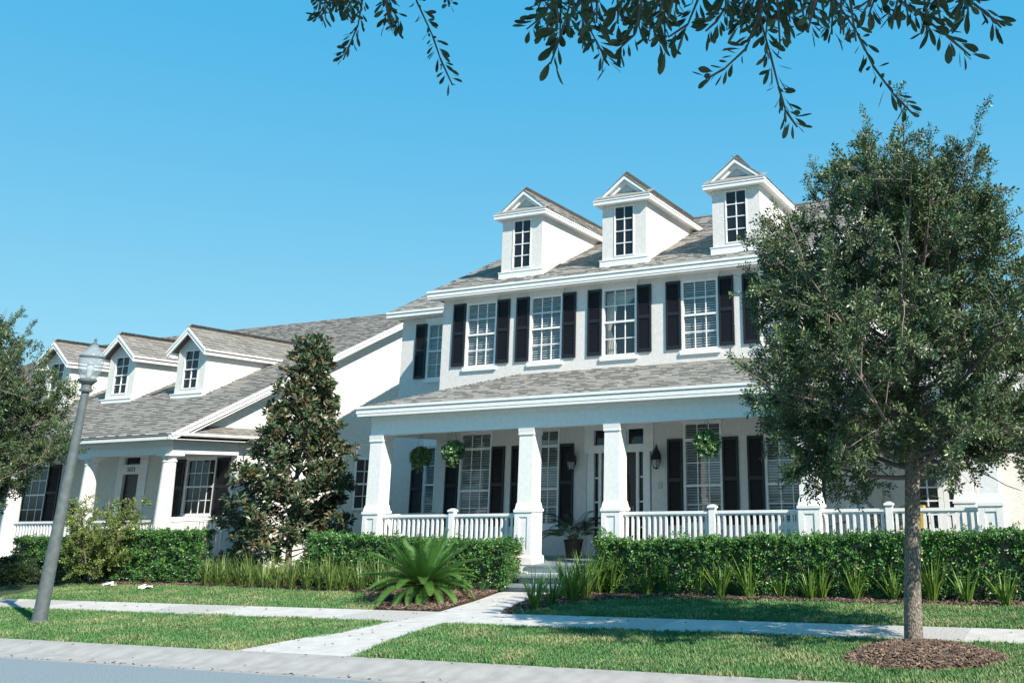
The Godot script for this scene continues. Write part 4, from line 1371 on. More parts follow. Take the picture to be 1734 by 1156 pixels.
# ---------------------------------------------------------------- plants
func build_plants() -> void:
	# street tree
	var T := thing("oak_tree", "young oak with a full leafy crown in a mulch mound by the pavement", "tree", Vector3(-2.2, 0, -12.81))
	var radf := func(y: float) -> float:
		var pts := [[1.9, 1.4], [2.4, 1.85], [3.0, 2.12], [3.9, 2.25], [4.8, 2.08], [5.6, 1.75], [6.3, 1.3], [6.8, 0.4]]
		if y <= pts[0][0]: return pts[0][1]
		for i in pts.size() - 1:
			if y < pts[i + 1][0]: return lerpf(pts[i][1], pts[i + 1][1], (y - pts[i][0]) / (pts[i + 1][0] - pts[i][0]))
		return 0.2
	oak(T, Vector3(-2.18, 0, -12.81), [Vector3(0, -0.02, 0), Vector3(0.01, 0.12, 0), Vector3(0.04, 0.7, 0), Vector3(0.10, 1.4, 0.01), Vector3(0.16, 2.2, 0.0), Vector3(0.2, 3.2, 0.05), Vector3(0.26, 4.4, 0.02), Vector3(0.3, 5.6, 0.0), Vector3(0.34, 6.6, 0)],
		[0.155, 0.122, 0.112, 0.103, 0.098, 0.075, 0.05, 0.028, 0.008], radf, 2.1, 6.6, 50, 1001, Color(0.082, 0.128, 0.058), 9, 7, 0.060)
	# tree at the far left
	var T2 := thing("oak_tree", "leafy street tree beside the lamp post", "tree", Vector3(-23.9, 0, -13.0))
	var radf2 := func(y: float) -> float:
		if y < 2.0: return 1.8
		if y < 4.6: return 3.0
		return maxf(0.3, 3.0 * (1.0 - (y - 4.6) / 2.2))
	oak(T2, Vector3(-23.9, 0, -13.0), [Vector3(0, -0.02, 0), Vector3(0.0, 0.12, 0), Vector3(0.02, 1.4, 0), Vector3(0.05, 2.4, 0.0), Vector3(0.1, 3.8, 0.05), Vector3(0.1, 5.0, 0.02), Vector3(0.1, 6.0, 0)],
		[0.17, 0.14, 0.12, 0.11, 0.08, 0.04, 0.01], radf2, 1.9, 6.0, 64, 1002, Color(0.062, 0.102, 0.046), 10, 8, 0.07)
	magnolia()
	var hc := Color(0.060, 0.165, 0.044)
	hedge("hedge", "long clipped green hedge before the white porch right of the steps", -9.35, 3.0, -18.3, -17.6, 1.02, 1.24, hc, 51)
	hedge("hedge", "clipped green hedge behind the sago palm left of the steps", -16.9, -11.45, -18.3, -17.65, 1.17, 0.98, hc, 52)
	hedge("hedge", "boxy clipped hedge before the cottage porch", -24.3, -20.55, -18.35, -17.85, 1.26, 1.26, hc * 0.9, 53, 380.0)
	hedge("hedge", "short clipped hedge behind the lamp post", -27.4, -24.9, -18.35, -17.85, 1.12, 1.12, hc * 0.8, 54, 300.0)
	# strap-leaved clumps along the right hedge
	var r := RandomNumberGenerator.new()
	r.seed = 9
	var g0 := Color(0.08, 0.18, 0.03)
	var g1 := Color(0.21, 0.33, 0.06)
	for q in [[905, 1034, 0.62, 26], [935, 1026, 0.55, 22], [958, 1014, 0.72, 30], [972, 1020, 0.70, 34], [990, 1016, 0.74, 30], [1036, 1008, 0.66, 26], [1095, 1010, 0.45, 18], [1155, 1009, 0.5, 18], [1010, 1008, 0.80, 34], [1060, 1005, 0.70, 26], [1128, 1008, 0.60, 30], [1187, 1010, 0.5, 18], [1222, 1014, 0.60, 32], [1269, 1014, 0.72, 24], [1325, 1014, 0.42, 14], [1374, 1018, 0.55, 20], [1392, 1016, 0.62, 20], [1452, 1018, 0.6, 24], [1515, 1020, 0.5, 20], [1580, 1021, 0.75, 38], [1639, 1024, 0.55, 18], [1705, 1028, 0.5, 20]]:
		var gp := ground(q[0], q[1])
		var lb: String = {935: "low clump of strap leaves leaning over the front path edge", 905: "clump of strap leaves at the corner where the path meets the bed", 972: "full clump of strap leaves beside the porch steps", 1010: "tall clump of strap leaves at the near end of the long hedge", 1325: "smallest, lowest clump of strap leaves before the long hedge", 1580: "largest, fullest clump of strap leaves, behind the oak trunk"}.get(q[0], "clump of upright strap leaves in the mulch before the long hedge")
		var T3 := thing("flax_lily", lb, "plant", gp, "strap-leaved clumps before the long hedge")
		var o := MeshInstance3D.new()
		o.name = "foliage"
		o.mesh = strap_mesh(r, int(q[3] * 1.9), q[2] * 1.22, 0.025, 0.62, g0, g1)
		o.material_override = M.strap
		T3.add_child(o)
	# ornamental grass border left
	for i in 30:
		var t := i / 29.0
		var x := lerpf(-20.3, -13.9, t) + r.randfn(0, 0.06)
		var z := lerpf(-17.95, -17.25, t) + (0.22 if i % 2 else -0.12)
		var T4 := thing("lilyturf_clump", "tuft of tall thin arching leaves in the border under the magnolia", "plant", Vector3(x, 0.02, z), "arching tufts under the magnolia")
		var o := MeshInstance3D.new()
		o.name = "foliage"
		o.mesh = strap_mesh(r, 46, r.randf_range(0.62, 0.85), 0.015, 0.62, Color(0.08, 0.15, 0.03), Color(0.19, 0.26, 0.07))
		o.material_override = M.strap
		T4.add_child(o)
	sago()
	shrub()
	overhead()

func ground(u: float, v: float, y := 0.0) -> Vector3:
	var d: Vector3 = RIGHT * ((u - 1201.29) / FOC) - UP * ((v - 396.63) / FOC) - BACK
	return CAM + d * ((y - CAM.y) / d.y)

func magnolia() -> void:
	var r := RandomNumberGenerator.new()
	r.seed = 404
	var base := Vector3(-18.95, 0, -19.2)
	var T := thing("magnolia_tree", "conical magnolia with large glossy leaves and rusty undersides between the two houses", "tree", base)
	var tb := MB.new()
	var pts := limb(tb, base - Vector3(0, 0.05, 0), Vector3(0.02, 1, 0), 5.9, 0.085, 0.012, 10, 0.05, 0.03, r, 10)
	part(T, "trunk", tb, M.bark)
	var lb := MB.new()
	var variants := []
	for k in 5: variants.append(spray(r, 12, 0.13, 0.19, 0.082, 0.95, 0.03 + 0.055 * k))
	var xf := [[], [], [], [], []]
	var cl := [[], [], [], [], []]
	var n := 90
	for i in n:
		var f := float(i) / n
		var h := lerpf(0.25, 5.75, pow(f, 1.08))
		var az := i * 2.39996 + r.randf() * 0.6
		var R := lerpf(2.0, 0.34, pow(clampf((h - 0.8) / 5.0, 0, 1), 0.85)) * r.randf_range(0.72, 1.1)
		if h < 1.3: R *= 0.86
		var el := lerpf(0.05, 0.8, f)
		var pd: Array = along(pts, h / 6.0)
		var d := Vector3(cos(az) * cos(el), sin(el), sin(az) * cos(el))
		var p2 := limb(lb, pd[0], d, R, 0.022, 0.006, 5, 0.35, 0.10, r, 5)
		var cnt := int(6 + R * 9)
		for j in cnt:
			var pe: Array = along(p2, lerpf(0.25, 0.999, sqrt((j + r.randf()) / cnt)))
			var d3: Vector3 = (pe[1] * 0.5 + rnd_dir(r) * 0.7 + Vector3(0, 0.35, 0)).normalized()
			var L3 := r.randf_range(0.06, 0.36)
			lb.tube(pe[0], pe[0] + d3 * L3, 0.006, 0.004, 3)
			var k := r.randi() % 5
			xf[k].append(Transform3D(basis_y((d3 + Vector3(0, 0.5, 0)).normalized(), r).scaled(Vector3.ONE * r.randf_range(0.75, 1.15)), pe[0] + d3 * L3))
			cl[k].append(Color(0.058, 0.092, 0.044) * r.randf_range(0.7, 1.4))
			if r.randf() < 0.002: cl[k][-1] = Color(0.24, 0.20, 0.03)
	part(T, "limbs", lb, M.darkbark)
	var cr := Node3D.new()
	cr.name = "crown"
	T.add_child(cr)
	for k in 5: multi(cr, "leaves", variants[k], M.leaf_gloss, xf[k], cl[k]).set_meta("kind", "stuff")

func sago() -> void:
	var r := RandomNumberGenerator.new()
	r.seed = 88
	var base := Vector3(-12.2, 0.0, -15.85)
	var T := thing("sago_palm", "sago palm with a rosette of stiff feathery fronds by the front path", "palm", base)
	var tb := MB.new()
	tb.lathe(base, [[0.13, 0.0], [0.16, 0.12], [0.15, 0.28], [0.08, 0.38], [0.0, 0.42]], 14)
	part(T, "trunk", tb, M.moss)
	var variants := []
	for k in 6:
		var mb := MB.new()
		var curve: float = [0.2, 0.35, 0.55, 0.8, 1.1, 1.5][k]
		var N := 46
		var prev := Vector3.ZERO
		for i in N:
			var t := (i + 1.0) / N
			var ang := curve * t * t * 0.9
			var q := Vector3(0, cos(ang * 0.8), 0) * 0
			q = prev + Vector3(0, cos(ang), sin(ang)) / N
			var dirv := (q - prev).normalized()
			mb.col = Color(0.10, 0.13, 0.03)
			mb.tube(prev, q, 0.008 * (1.05 - t), 0.008 * (1.0 - t) + 0.001, 3)
			var nrm := Vector3(0, -sin(ang), cos(ang)) * -1.0
			if t > 0.12:
				var LL := 0.15 * pow(sin(PI * clampf(t * 0.92 + 0.06, 0, 1)), 0.55)
				var tipc := clampf((t - 0.55) * 1.6, 0, 1) * (0.75 if k >= 3 else 0.15)
				for s in [-1, 1]:
					var ld: Vector3 = (Vector3(s, 0, 0) + dirv * 0.75 + nrm * 0.38).normalized()
					var sd := dirv * 0.0085
					var yl := clampf(tipc * r.randf_range(0.3, 1.3), 0, 1)
					mb.col = Color(0.048, 0.145, 0.028).lerp(Color(0.10, 0.23, 0.042), r.randf() * 0.6)
					mb.quad(prev - sd, prev + sd, prev + ld * LL * 0.65 + sd * 0.8, prev + ld * LL * 0.65 - sd * 0.8)
					mb.col = mb.col.lerp(Color(0.42, 0.27, 0.06), yl)
					mb.tri(prev + ld * LL * 0.65 - sd * 0.8, prev + ld * LL * 0.65 + sd * 0.8, prev + ld * LL)
			prev = q
		variants.append(mb.mesh())
	var n := 72
	for i in n:
		var f := float(i) / n
		var el := lerpf(1.08, -0.2, pow(f, 0.95)) + r.randfn(0, 0.06)
		var az := i * 2.39996 + r.randf() * 0.3
		var k := clampi(int(f * 6.0), 0, 5)
		var o := MeshInstance3D.new()
		o.name = "frond"
		o.mesh = variants[k]
		o.material_override = M.strap
		# frond grows along +y, bending toward +z
		var out := Vector3(cos(az), 0, sin(az))
		var y := (out * cos(el) + Vector3(0, sin(el), 0)).normalized()
		var side := Vector3(-sin(az), 0, cos(az))
		var z := (out * sin(el) - Vector3(0, cos(el), 0)).normalized()
		var sc := r.randf_range(1.0, 1.25) * (1.0 if f < 0.7 else 0.95)
		o.transform = Transform3D(Basis(side, y, z).scaled(Vector3.ONE * sc), Vector3(0, 0.34, 0) + out * 0.05)
		T.add_child(o, true)

func shrub() -> void:
	var r := RandomNumberGenerator.new()
	r.seed = 61
	var base := Vector3(-23.7, 0, -17.55)
	var T := thing("leafy_shrub", "loose light green shrub on bare forked stems before the cottage hedge", "shrub", base)
	var lb := MB.new()
	var variants := []
	for k in 3: variants.append(spray(r, 12, 0.14, 0.055, 0.028))
	var xf := [[], [], []]
	var cl := [[], [], []]
	for i in 12:
		var az := i * 2.4 + r.randf()
		var d := Vector3(cos(az) * 0.62 + 0.18, 1, sin(az) * 0.4).normalized()
		var p := limb(lb, base, d, r.randf_range(1.6, 2.2), 0.028, 0.008, 6, 0.1, 0.10, r, 5)
		for j in 13:
			var pe: Array = along(p, lerpf(0.22, 0.999, (j + r.randf()) / 13.0))
			var d2: Vector3 = (pe[1] * 0.4 + rnd_dir(r)).normalized()
			var p2 := limb(lb, pe[0], d2, r.randf_range(0.25, 0.6), 0.008, 0.003, 3, 0.2, 0.15, r, 3)
			for q in 9:
				var pq: Array = along(p2, lerpf(0.2, 0.999, (q + r.randf()) / 9.0))
				var k := r.randi() % 3
				xf[k].append(Transform3D(basis_y((pq[1] + rnd_dir(r)).normalized(), r).scaled(Vector3.ONE * r.randf_range(0.8, 1.3)), pq[0]))
				cl[k].append(Color(0.14, 0.20, 0.05) * r.randf_range(0.6, 1.4))
	part(T, "stems", lb, M.bark)
	var cr := Node3D.new()
	cr.name = "foliage"
	T.add_child(cr)
	for k in 3: multi(cr, "leaves", variants[k], M.leaf, xf[k], cl[k]).set_meta("kind", "stuff")
	# low dark bush at the cottage walk
	var T2 := thing("low_bush", "low dark bush on the lawn edge behind the lamp post", "shrub", Vector3(-26.6, 0, -17.3))
	var x2 := []
	var c2 := []
	for i in 900:
		var d := rnd_dir(r)
		d.y = absf(d.y)
		var p := Vector3(-26.6, 0.05, -17.3) + d * Vector3(1.0, 0.55, 0.5) * r.randf_range(0.75, 1.0)
		x2.append(Transform3D(basis_y((d + rnd_dir(r) * 0.7).normalized(), r).scaled(Vector3.ONE), p))
		c2.append(Color(0.03, 0.06, 0.02) * r.randf_range(0.6, 1.4))
	multi(T2, "foliage", variants[0], M.leaf, x2, c2).set_meta("kind", "stuff")

func big_leaf(L: float, W: float, curl: float) -> ArrayMesh:   # along +y, obovate
	var mb := MB.new()
	mb.col = Color(1, 1, 1)
	var prof := [[0.0, 0.03], [0.12, 0.10], [0.35, 0.36], [0.6, 0.5], [0.8, 0.44], [0.93, 0.25], [1.0, 0.02]]
	for i in prof.size() - 1:
		var f := func(k: int, s: float):
			var t: float = prof[k][0]
			return Vector3(s * prof[k][1] * W, t * L, curl * L * t * t + absf(s) * prof[k][1] * W * 0.25)
		for s in [-1.0, 1.0]:
			mb.quad(f.call(i, 0.0), f.call(i, s), f.call(i + 1, s), f.call(i + 1, 0.0))
	return mb.mesh()

func overhead() -> void:
	var r := RandomNumberGenerator.new()
	r.seed = 715
	var base := Vector3(3.6, 0, 2.2)
	var T := thing("shade_tree", "dark backlit leafy branches of a roadside tree hanging into the sky", "tree", base)
	var tb := MB.new()
	var tp := [base, base + Vector3(-0.05, 1.6, -0.1), base + Vector3(-0.2, 3.2, -0.3), base + Vector3(-0.6, 4.6, -0.8), base + Vector3(-1.2, 6.2, -1.4), base + Vector3(-1.8, 8.0, -1.8)]
	var tr := [0.3, 0.24, 0.21, 0.17, 0.11, 0.04]
	for i in 5: tb.tube(tp[i], tp[i + 1], tr[i], tr[i + 1], 14)
	part(T, "trunk", tb, M.bark)
	# main limb running over the view, above the frame
	var lb := MB.new()
	var lp := [tp[3], Vector3(2.2, 4.9, -0.4), Vector3(0.9, 4.75, -1.5), Vector3(-0.2, 4.75, -2.2), Vector3(-1.4, 5.0, -2.6), Vector3(-2.6, 5.3, -2.8)]
	for i in 5: lb.tube(lp[i], lp[i + 1], [0.13, 0.10, 0.075, 0.055, 0.04][i], [0.10, 0.075, 0.055, 0.04, 0.015][i], 10)
	part(T, "limb", lb, M.darkbark)
	var meshes := []
	for k in 4: meshes.append(big_leaf(1.0, [0.34, 0.28, 0.40, 0.25][k], [0.1, -0.12, 0.22, 0.0][k]))
	var lm := mat("canopy_leaf", lin(0.072, 0.112, 0.054), 0.5)
	# sprigs: photo polylines at a depth plane, [points], leaf length, density per metre
	var Z := -2.7
	var sprigs := [
		[[[640, -60], [612, 0], [604, 40], [592, 70], [580, 104]], 0.055, 60],
		[[[580, -60], [560, -5], [545, 18], [536, 30]], 0.06, 70], [[[650, -50], [655, 0], [672, 30], [668, 50]], 0.06, 60],
		[[[690, -60], [706, 0], [730, 60], [745, 95], [766, 140]], 0.06, 34], [[[745, -50], [755, 0], [760, 15]], 0.05, 40],
		[[[980, -70], [965, 0], [952, 60], [930, 112]], 0.095, 36], [[[960, -60], [925, 20], [890, 50]], 0.07, 36], [[[1000, -60], [985, 20], [1010, 70], [1030, 110]], 0.085, 44],
		[[[1090, -70], [1085, 0], [1075, 60], [1045, 85]], 0.085, 46], [[[1130, -60], [1125, 10], [1110, 55], [1130, 85]], 0.08, 40], [[[1190, -60], [1180, 0], [1160, 40], [1130, 60]], 0.07, 50],
		[[[1300, -60], [1290, 20], [1262, 80], [1228, 118], [1200, 134]], 0.07, 36], [[[1280, -60], [1286, 30], [1300, 90], [1318, 150], [1335, 190], [1352, 220]], 0.07, 46],
		[[[1240, -60], [1235, 0], [1215, 35], [1195, 50]], 0.07, 60], [[[1320, -60], [1330, 0], [1338, 40]], 0.1, 44],
		[[[1400, -60], [1420, 0], [1450, 55], [1480, 110], [1515, 160], [1545, 190]], 0.07, 34], [[[1400, -40], [1410, 20], [1405, 60]], 0.08, 60],
		[[[1500, -60], [1530, 0], [1560, 30], [1600, 60], [1640, 90]], 0.07, 46], [[[1480, -50], [1500, 10], [1510, 35]], 0.07, 40], [[[1620, -60], [1650, 0], [1675, 30], [1695, 45]], 0.07, 40],
		[[[1560, -60], [1572, 10], [1565, 60]], 0.065, 40], [[[905, -60], [930, -10], [940, 20]], 0.08, 50], [[[1050, -60], [1050, 0], [1045, 40]], 0.09, 60], [[[1270, -60], [1270, 10], [1255, 50]], 0.09, 56], [[[1380, -60], [1372, 0], [1375, 25]], 0.07, 40]]
	for q in [[545, 6, 30, 20], [575, 14, 35, 18], [608, 8, 30, 20], [650, 22, 35, 22], [930, 22, 40, 26], [962, 28, 30, 45], [990, 40, 30, 40], [1010, 10, 40, 30], [1060, 30, 40, 45], [1090, 20, 30, 40], [1115, 55, 25, 35], [1150, 20, 40, 25], [1225, 15, 45, 25], [1262, 22, 40, 35], [1290, 28, 30, 40], [1305, 60, 25, 30], [1335, 20, 25, 40], [1395, 25, 40, 30], [1425, 45, 25, 25], [1490, 12, 40, 20], [1525, 25, 35, 25], [1580, 30, 35, 30], [1640, 10, 30, 20]]:
		for k in 2:
			var ex: float = q[0] + r.randfn(0, q[2] * 0.6)
			var ey: float = q[1] + r.randf() * q[3]
			sprigs.append([[[q[0] + r.randfn(0, 14), -60], [lerpf(q[0], ex, 0.5), -8], [ex, ey]], r.randf_range(0.055, 0.085), 46])
	var count := 0
	var rest := MB.new()
	for sg in sprigs:
		var zj: float = Z + r.randf_range(-0.35, 0.35)
		var pts := []
		for q in sg[0]: pts.append(at(q[0], q[1], zj) + rnd_dir(r) * 0.01)
		# join the sprig to the limb overhead
		var start: Vector3 = pts[0]
		var near: Vector3 = lp[1]
		for i in 40:
			var c: Vector3 = along(lp, i / 40.0)[0]
			if c.distance_to(start) < near.distance_to(start): near = c
		var tw := MB.new()
		tw.tube(near, start, 0.012, 0.006, 5)
		var total := 0.0
		for i in pts.size() - 1:
			tw.tube(pts[i], pts[i + 1], 0.0045, 0.003, 5)
			total += pts[i].distance_to(pts[i + 1])
		var bn := part(T, "branch", tw, M.darkbark)
		var n := int(total * float(sg[2]) * 2.1)
		for i in n:
			var t := (i + r.randf()) / n
			var pd: Array = along(pts, minf(t, 0.999))
			var a: Vector3 = pd[1]
			var side := (a.cross(rnd_dir(r))).normalized()
			var d := (a * r.randf_range(0.2, 1.0) + side * r.randf_range(0.5, 1.1) + Vector3(0, -0.25, 0)).normalized()
			var L: float = sg[1] * r.randf_range(0.5, 1.0)
			var o: Vector3 = pd[0] + side * 0.012
			var y := d
			var x := y.cross(rnd_dir(r)).normalized()
			var bs := Basis(x, y, x.cross(y)).scaled(Vector3.ONE * L)
			count += 1
			if count <= 299:
				var lf := part(bn, "leaf", meshes[r.randi() % 4], lm, o)
				lf.basis = bs
			else:
				var src: PackedVector3Array = meshes[r.randi() % 4].surface_get_arrays(0)[Mesh.ARRAY_VERTEX]
				for q in range(0, src.size(), 3): rest.tri(o + bs * src[q], o + bs * src[q + 1], o + bs * src[q + 2])
	if rest.v.size() > 0: part(T, "leaves", rest, lm).set_meta("kind", "stuff")
	# dense crown above and behind, out of the picture, which keeps these branches in shade
	var variants := []
	for k in 3: variants.append(spray(r, 12, 0.2, 0.10, 0.04))
	var xf := [[], [], []]
	var cl := [[], [], []]
	for i in 60000:
		var d := rnd_dir(r)
		var p := Vector3(1.6, 7.4, 0.4) + d * Vector3(6.2, 2.8, 4.5) * pow(r.randf(), 0.4)
		if p.y < 4.75 + maxf(0.0, -2.6 - p.z) * 0.75 + maxf(0.0, -p.x - 0.5) * 0.22: continue
		var k := r.randi() % 3
		xf[k].append(Transform3D(basis_y(rnd_dir(r), r), p))
		cl[k].append(Color(0.072, 0.112, 0.054) * r.randf_range(0.7, 1.3))
	var cr := Node3D.new()
	cr.name = "crown"
	T.add_child(cr)
	for k in 3: multi(cr, "leaves", variants[k], M.leaf, xf[k], cl[k]).set_meta("kind", "stuff")

# ---------------------------------------------------------------- small things
func build_things() -> void:
	street_lamp()
	hanging_basket(Vector3(-15.66, 3.0, -20.0), "hanging basket in the shaded corner of the porch by the wing window", Color(0.10, 0.19, 0.07), 0.19, 3.9)
	hanging_basket(Vector3(-13.88, 3.05, -18.95), "hanging basket of variegated ivy beside the left end column", Color(0.10, 0.19, 0.07), 0.20, 3.9)
	hanging_basket(Vector3(-7.33, 3.0, -18.95), "round hanging basket of green ivy before the tall window right of the door", Color(0.10, 0.20, 0.07), 0.23, 3.9)
	lantern(Vector3(-11.78, 2.79, ZM), "black iron wall lantern left of the front door beside a shutter")
	lantern(Vector3(-9.44, 2.77, ZM), "black iron wall lantern right of the front door")
	potted_palm(Vector3(-11.35, FL, -20.35), "potted palm with drooping fronds standing left of the front door", 1.15, 22, 0.23, 71)
	potted_palm(Vector3(-3.95, FL, -21.2), "tall dark potted palm at the right end of the porch", 1.9, 18, 0.22, 72)
	var pb := MB.new()
	pb.box(-9.45, -9.35, 2.03, 2.19, ZM + 0.002, ZM + 0.02); pb.box(-9.425, -9.375, 2.07, 2.15, ZM + 0.02, ZM + 0.027)
	var pl := part(self, "wall_plate", pb, M.plate)
	tag(pl, "small beige plate on the wall below the right lantern", "plate")
	chair(Vector3(-4.35, FL, -20.1), 0.35, "white slatted porch chair behind the railing", M.white_wood, false)
	chair(Vector3(-3.32, FL, -20.2), -0.3, "dark porch chair with yellow cushions behind the railing", M.iron, true)
	# newspapers on the lawn
	for q in [[Vector3(-20.9, 0.03, -16.85), 0.3, "folded newspaper with red print lying on the lawn"], [Vector3(-22.6, 0.03, -17.2), -0.4, "flat pale newspaper lying at the edge of the bed"]]:
		var n := thing("newspaper", q[2], "newspaper", q[0])
		var s := MB.new()
		var w := 0.17
		for i in 8:
			var t0 := i / 8.0
			var t1 := (i + 1) / 8.0
			s.quad(Vector3(-w + 2 * w * t0, 0.04 + 0.05 * sin(t0 * 7.0), -0.11), Vector3(-w + 2 * w * t1, 0.04 + 0.05 * sin(t1 * 7.0), -0.11), Vector3(-w + 2 * w * t1, 0.02 + 0.03 * sin(t1 * 9.0), 0.12), Vector3(-w + 2 * w * t0, 0.02 + 0.03 * sin(t0 * 9.0), 0.12))
		s.obox(Vector3(0, 0.03, 0), Basis(Vector3.UP, 0.5), Vector3(0.15, 0.022, 0.07))
		var sheet := MeshInstance3D.new()
		sheet.name = "sheets"; sheet.mesh = s.mesh(); sheet.material_override = M.paper
		n.add_child(sheet)
		if q[1] > 0:
			var band := MeshInstance3D.new()
			var bm := MB.new()
			bm.obox(Vector3(0.03, 0.07, 0.02), Basis(Vector3.UP, 0.4), Vector3(0.02, 0.012, 0.04))
			band.name = "red_insert"; band.mesh = bm.mesh(); band.material_override = M.red
			n.add_child(band)
		n.rotation.y = q[1]
	# cottage porch: white bench and flower pot
	chair(Vector3(-23.9, 0.45, -19.6), 0.2, "white bench behind the cottage railing", M.white_wood, false, 1.5)
	var fp := thing("flower_pot", "pot of red flowers on the cottage steps", "flower pot", Vector3(-31.2, 0.45, -18.9))
	var fb := MB.new()
	fb.lathe(Vector3(-31.2, 0.45, -18.9), [[0.0, 0.0], [0.12, 0.0], [0.17, 0.28], [0.18, 0.3], [0.15, 0.3], [0.0, 0.27]], 16)
	part(fp, "pot", fb, M.pot)
	var r := RandomNumberGenerator.new()
	r.seed = 17
	var gb := MB.new()
	var rb := MB.new()
	for i in 160:
		var d := rnd_dir(r)
		d.y = absf(d.y) + 0.2
		var p := Vector3(-31.2, 0.8, -18.9) + d * r.randf_range(0.05, 0.28)
		gb.col = Color(0.05, 0.11, 0.03)
		leaf(gb, p, d.normalized(), d.cross(rnd_dir(r)).normalized(), 0.09, 0.05)
		if i % 3 == 0: leaf(rb, p + d * 0.06, rnd_dir(r), rnd_dir(r), 0.07, 0.06)
	part(fp, "foliage", gb, M.leaf); part(fp, "blossom", rb, M.red)

func street_lamp() -> void:
	var base := Vector3(-17.29, 0, -11.94)
	var T := thing("street_lamp", "grey post-top street lamp with an acorn glass globe on the verge", "street lamp", base)
	var ax := Vector3(0.066, 1, 0.0).normalized()
	var pr := func(a: Array) -> MB:
		var m := MB.new()
		m.lathe(base, a, 28, ax)
		return m
	part(T, "post", pr.call([[0.0, -0.02], [0.132, -0.02], [0.132, 0.05], [0.122, 0.06], [0.112, 0.3], [0.104, 0.9], [0.086, 2.2], [0.069, 3.6], [0.064, 4.02]]), M.pole)
	part(T, "capital", pr.call([[0.068, 4.02], [0.105, 4.03], [0.11, 4.06], [0.09, 4.08], [0.085, 4.11], [0.085, 4.15], [0.115, 4.18], [0.15, 4.22], [0.155, 4.25], [0.13, 4.27]]), M.pole)
	part(T, "globe", pr.call([[0.12, 4.27], [0.155, 4.32], [0.185, 4.42], [0.20, 4.54], [0.203, 4.63], [0.195, 4.66]]), M.lampglass)
	part(T, "globe_band", pr.call([[0.195, 4.655], [0.212, 4.66], [0.212, 4.685], [0.195, 4.69]]), M.pole)
	part(T, "globe_top", pr.call([[0.195, 4.69], [0.18, 4.73], [0.14, 4.78], [0.09, 4.82], [0.07, 4.87], [0.045, 4.91]]), M.lampglass)
	part(T, "finial", pr.call([[0.05, 4.905], [0.05, 4.92], [0.022, 4.94], [0.018, 4.97], [0.028, 4.99], [0.0, 5.04]]), M.pole)
	part(T, "bulb", pr.call([[0.0, 4.27], [0.04, 4.28], [0.045, 4.38], [0.06, 4.45], [0.055, 4.53], [0.0, 4.57]]), M.paper)

func hanging_basket(p: Vector3, label: String, col: Color, rad: float, top: float) -> void:
	var r := RandomNumberGenerator.new()
	r.seed = int(p.x * -31)
	var T := thing("hanging_basket", label, "hanging basket", p)
	var b := MB.new()
	b.lathe(p, [[0.0, -0.16], [0.10, -0.14], [0.16, -0.04], [0.18, 0.04], [0.16, 0.04], [0.0, 0.02]], 16)
	part(T, "pot", b, M.moss)
	var w := MB.new()
	for i in 3:
		var a := TAU * i / 3 + 0.4
		w.tube(p + Vector3(cos(a) * 0.17, 0.04, sin(a) * 0.17), p + Vector3(0, 0.55, 0), 0.003, 0.003, 4)
	w.tube(p + Vector3(0, 0.55, 0), Vector3(p.x, top, p.z), 0.004, 0.004, 4)
	part(T, "wire", w, M.iron)
	var v := spray(r, 9, 0.10, 0.055, 0.042, 1.2)
	var xf := []
	var cl := []
	for i in 420:
		var d := rnd_dir(r)
		var q := p + Vector3(0, -0.02, 0) + d * Vector3(1, 0.85, 1) * rad * r.randf_range(0.55, 0.95)
		if i % 9 == 0: q.y -= r.randf() * 0.2
		xf.append(Transform3D(basis_y((d + Vector3(0, -0.3, 0) + rnd_dir(r) * 0.5).normalized(), r), q))
		cl.append((col if r.randf() < 0.75 else Color(col.r * 2.4, col.g * 2.0, col.b * 2.6)) * r.randf_range(0.6, 1.3))
	multi(T, "foliage", v, M.leaf, xf, cl).set_meta("kind", "stuff")

func lantern(p: Vector3, label: String) -> void:
	var T := thing("wall_lantern", label, "lantern", p)
	var b := MB.new()
	var c := p + Vector3(0, 0, 0.17)
	b.box(p.x - 0.05, p.x + 0.05, p.y - 0.13, p.y + 0.09, p.z + 0.001, p.z + 0.02)
	var prev := p + Vector3(0, 0.02, 0.02)
	for i in 10:   # scrolled arm
		var t := (i + 1) / 10.0
		var q := p + Vector3(0, 0.02 + 0.30 * sin(t * PI * 0.62), 0.02 + 0.15 * t)
		b.tube(prev, q, 0.009, 0.009, 6)
		prev = q
	part(T, "bracket", b, M.iron)
	var f := MB.new()
	f.lathe(c, [[0.0, 0.30], [0.012, 0.29], [0.02, 0.25], [0.035, 0.22], [0.09, 0.13], [0.125, 0.02], [0.13, -0.01], [0.118, -0.02]], 16)
	for i in 6:
		var a := TAU * i / 6
		var d := Vector3(cos(a), 0, sin(a))
		f.tube(c + d * 0.118 + Vector3(0, -0.02, 0), c + d * 0.11 + Vector3(0, -0.14, 0), 0.006, 0.006, 4)
		f.tube(c + d * 0.11 + Vector3(0, -0.14, 0), c + d * 0.06 + Vector3(0, -0.25, 0), 0.006, 0.006, 4)
	f.lathe(c, [[0.118, -0.02], [0.128, -0.025], [0.128, -0.045], [0.112, -0.05]], 16)
	f.lathe(c, [[0.0, -0.29], [0.02, -0.27], [0.07, -0.25], [0.07, -0.24], [0.0, -0.235]], 12)
	part(T, "cage", f, M.iron)
	var g := MB.new()
	g.lathe(c, [[0.108, -0.05], [0.102, -0.14], [0.055, -0.24]], 16)
	part(T, "glass", g, M.lampglass)
	var k := MB.new()
	for i in 3:
		var a := TAU * i / 3
		k.tube(c + Vector3(cos(a) * 0.035, -0.235, sin(a) * 0.035), c + Vector3(cos(a) * 0.035, -0.13, sin(a) * 0.035), 0.009, 0.008, 6, true)
	part(T, "candles", k, M.paper)

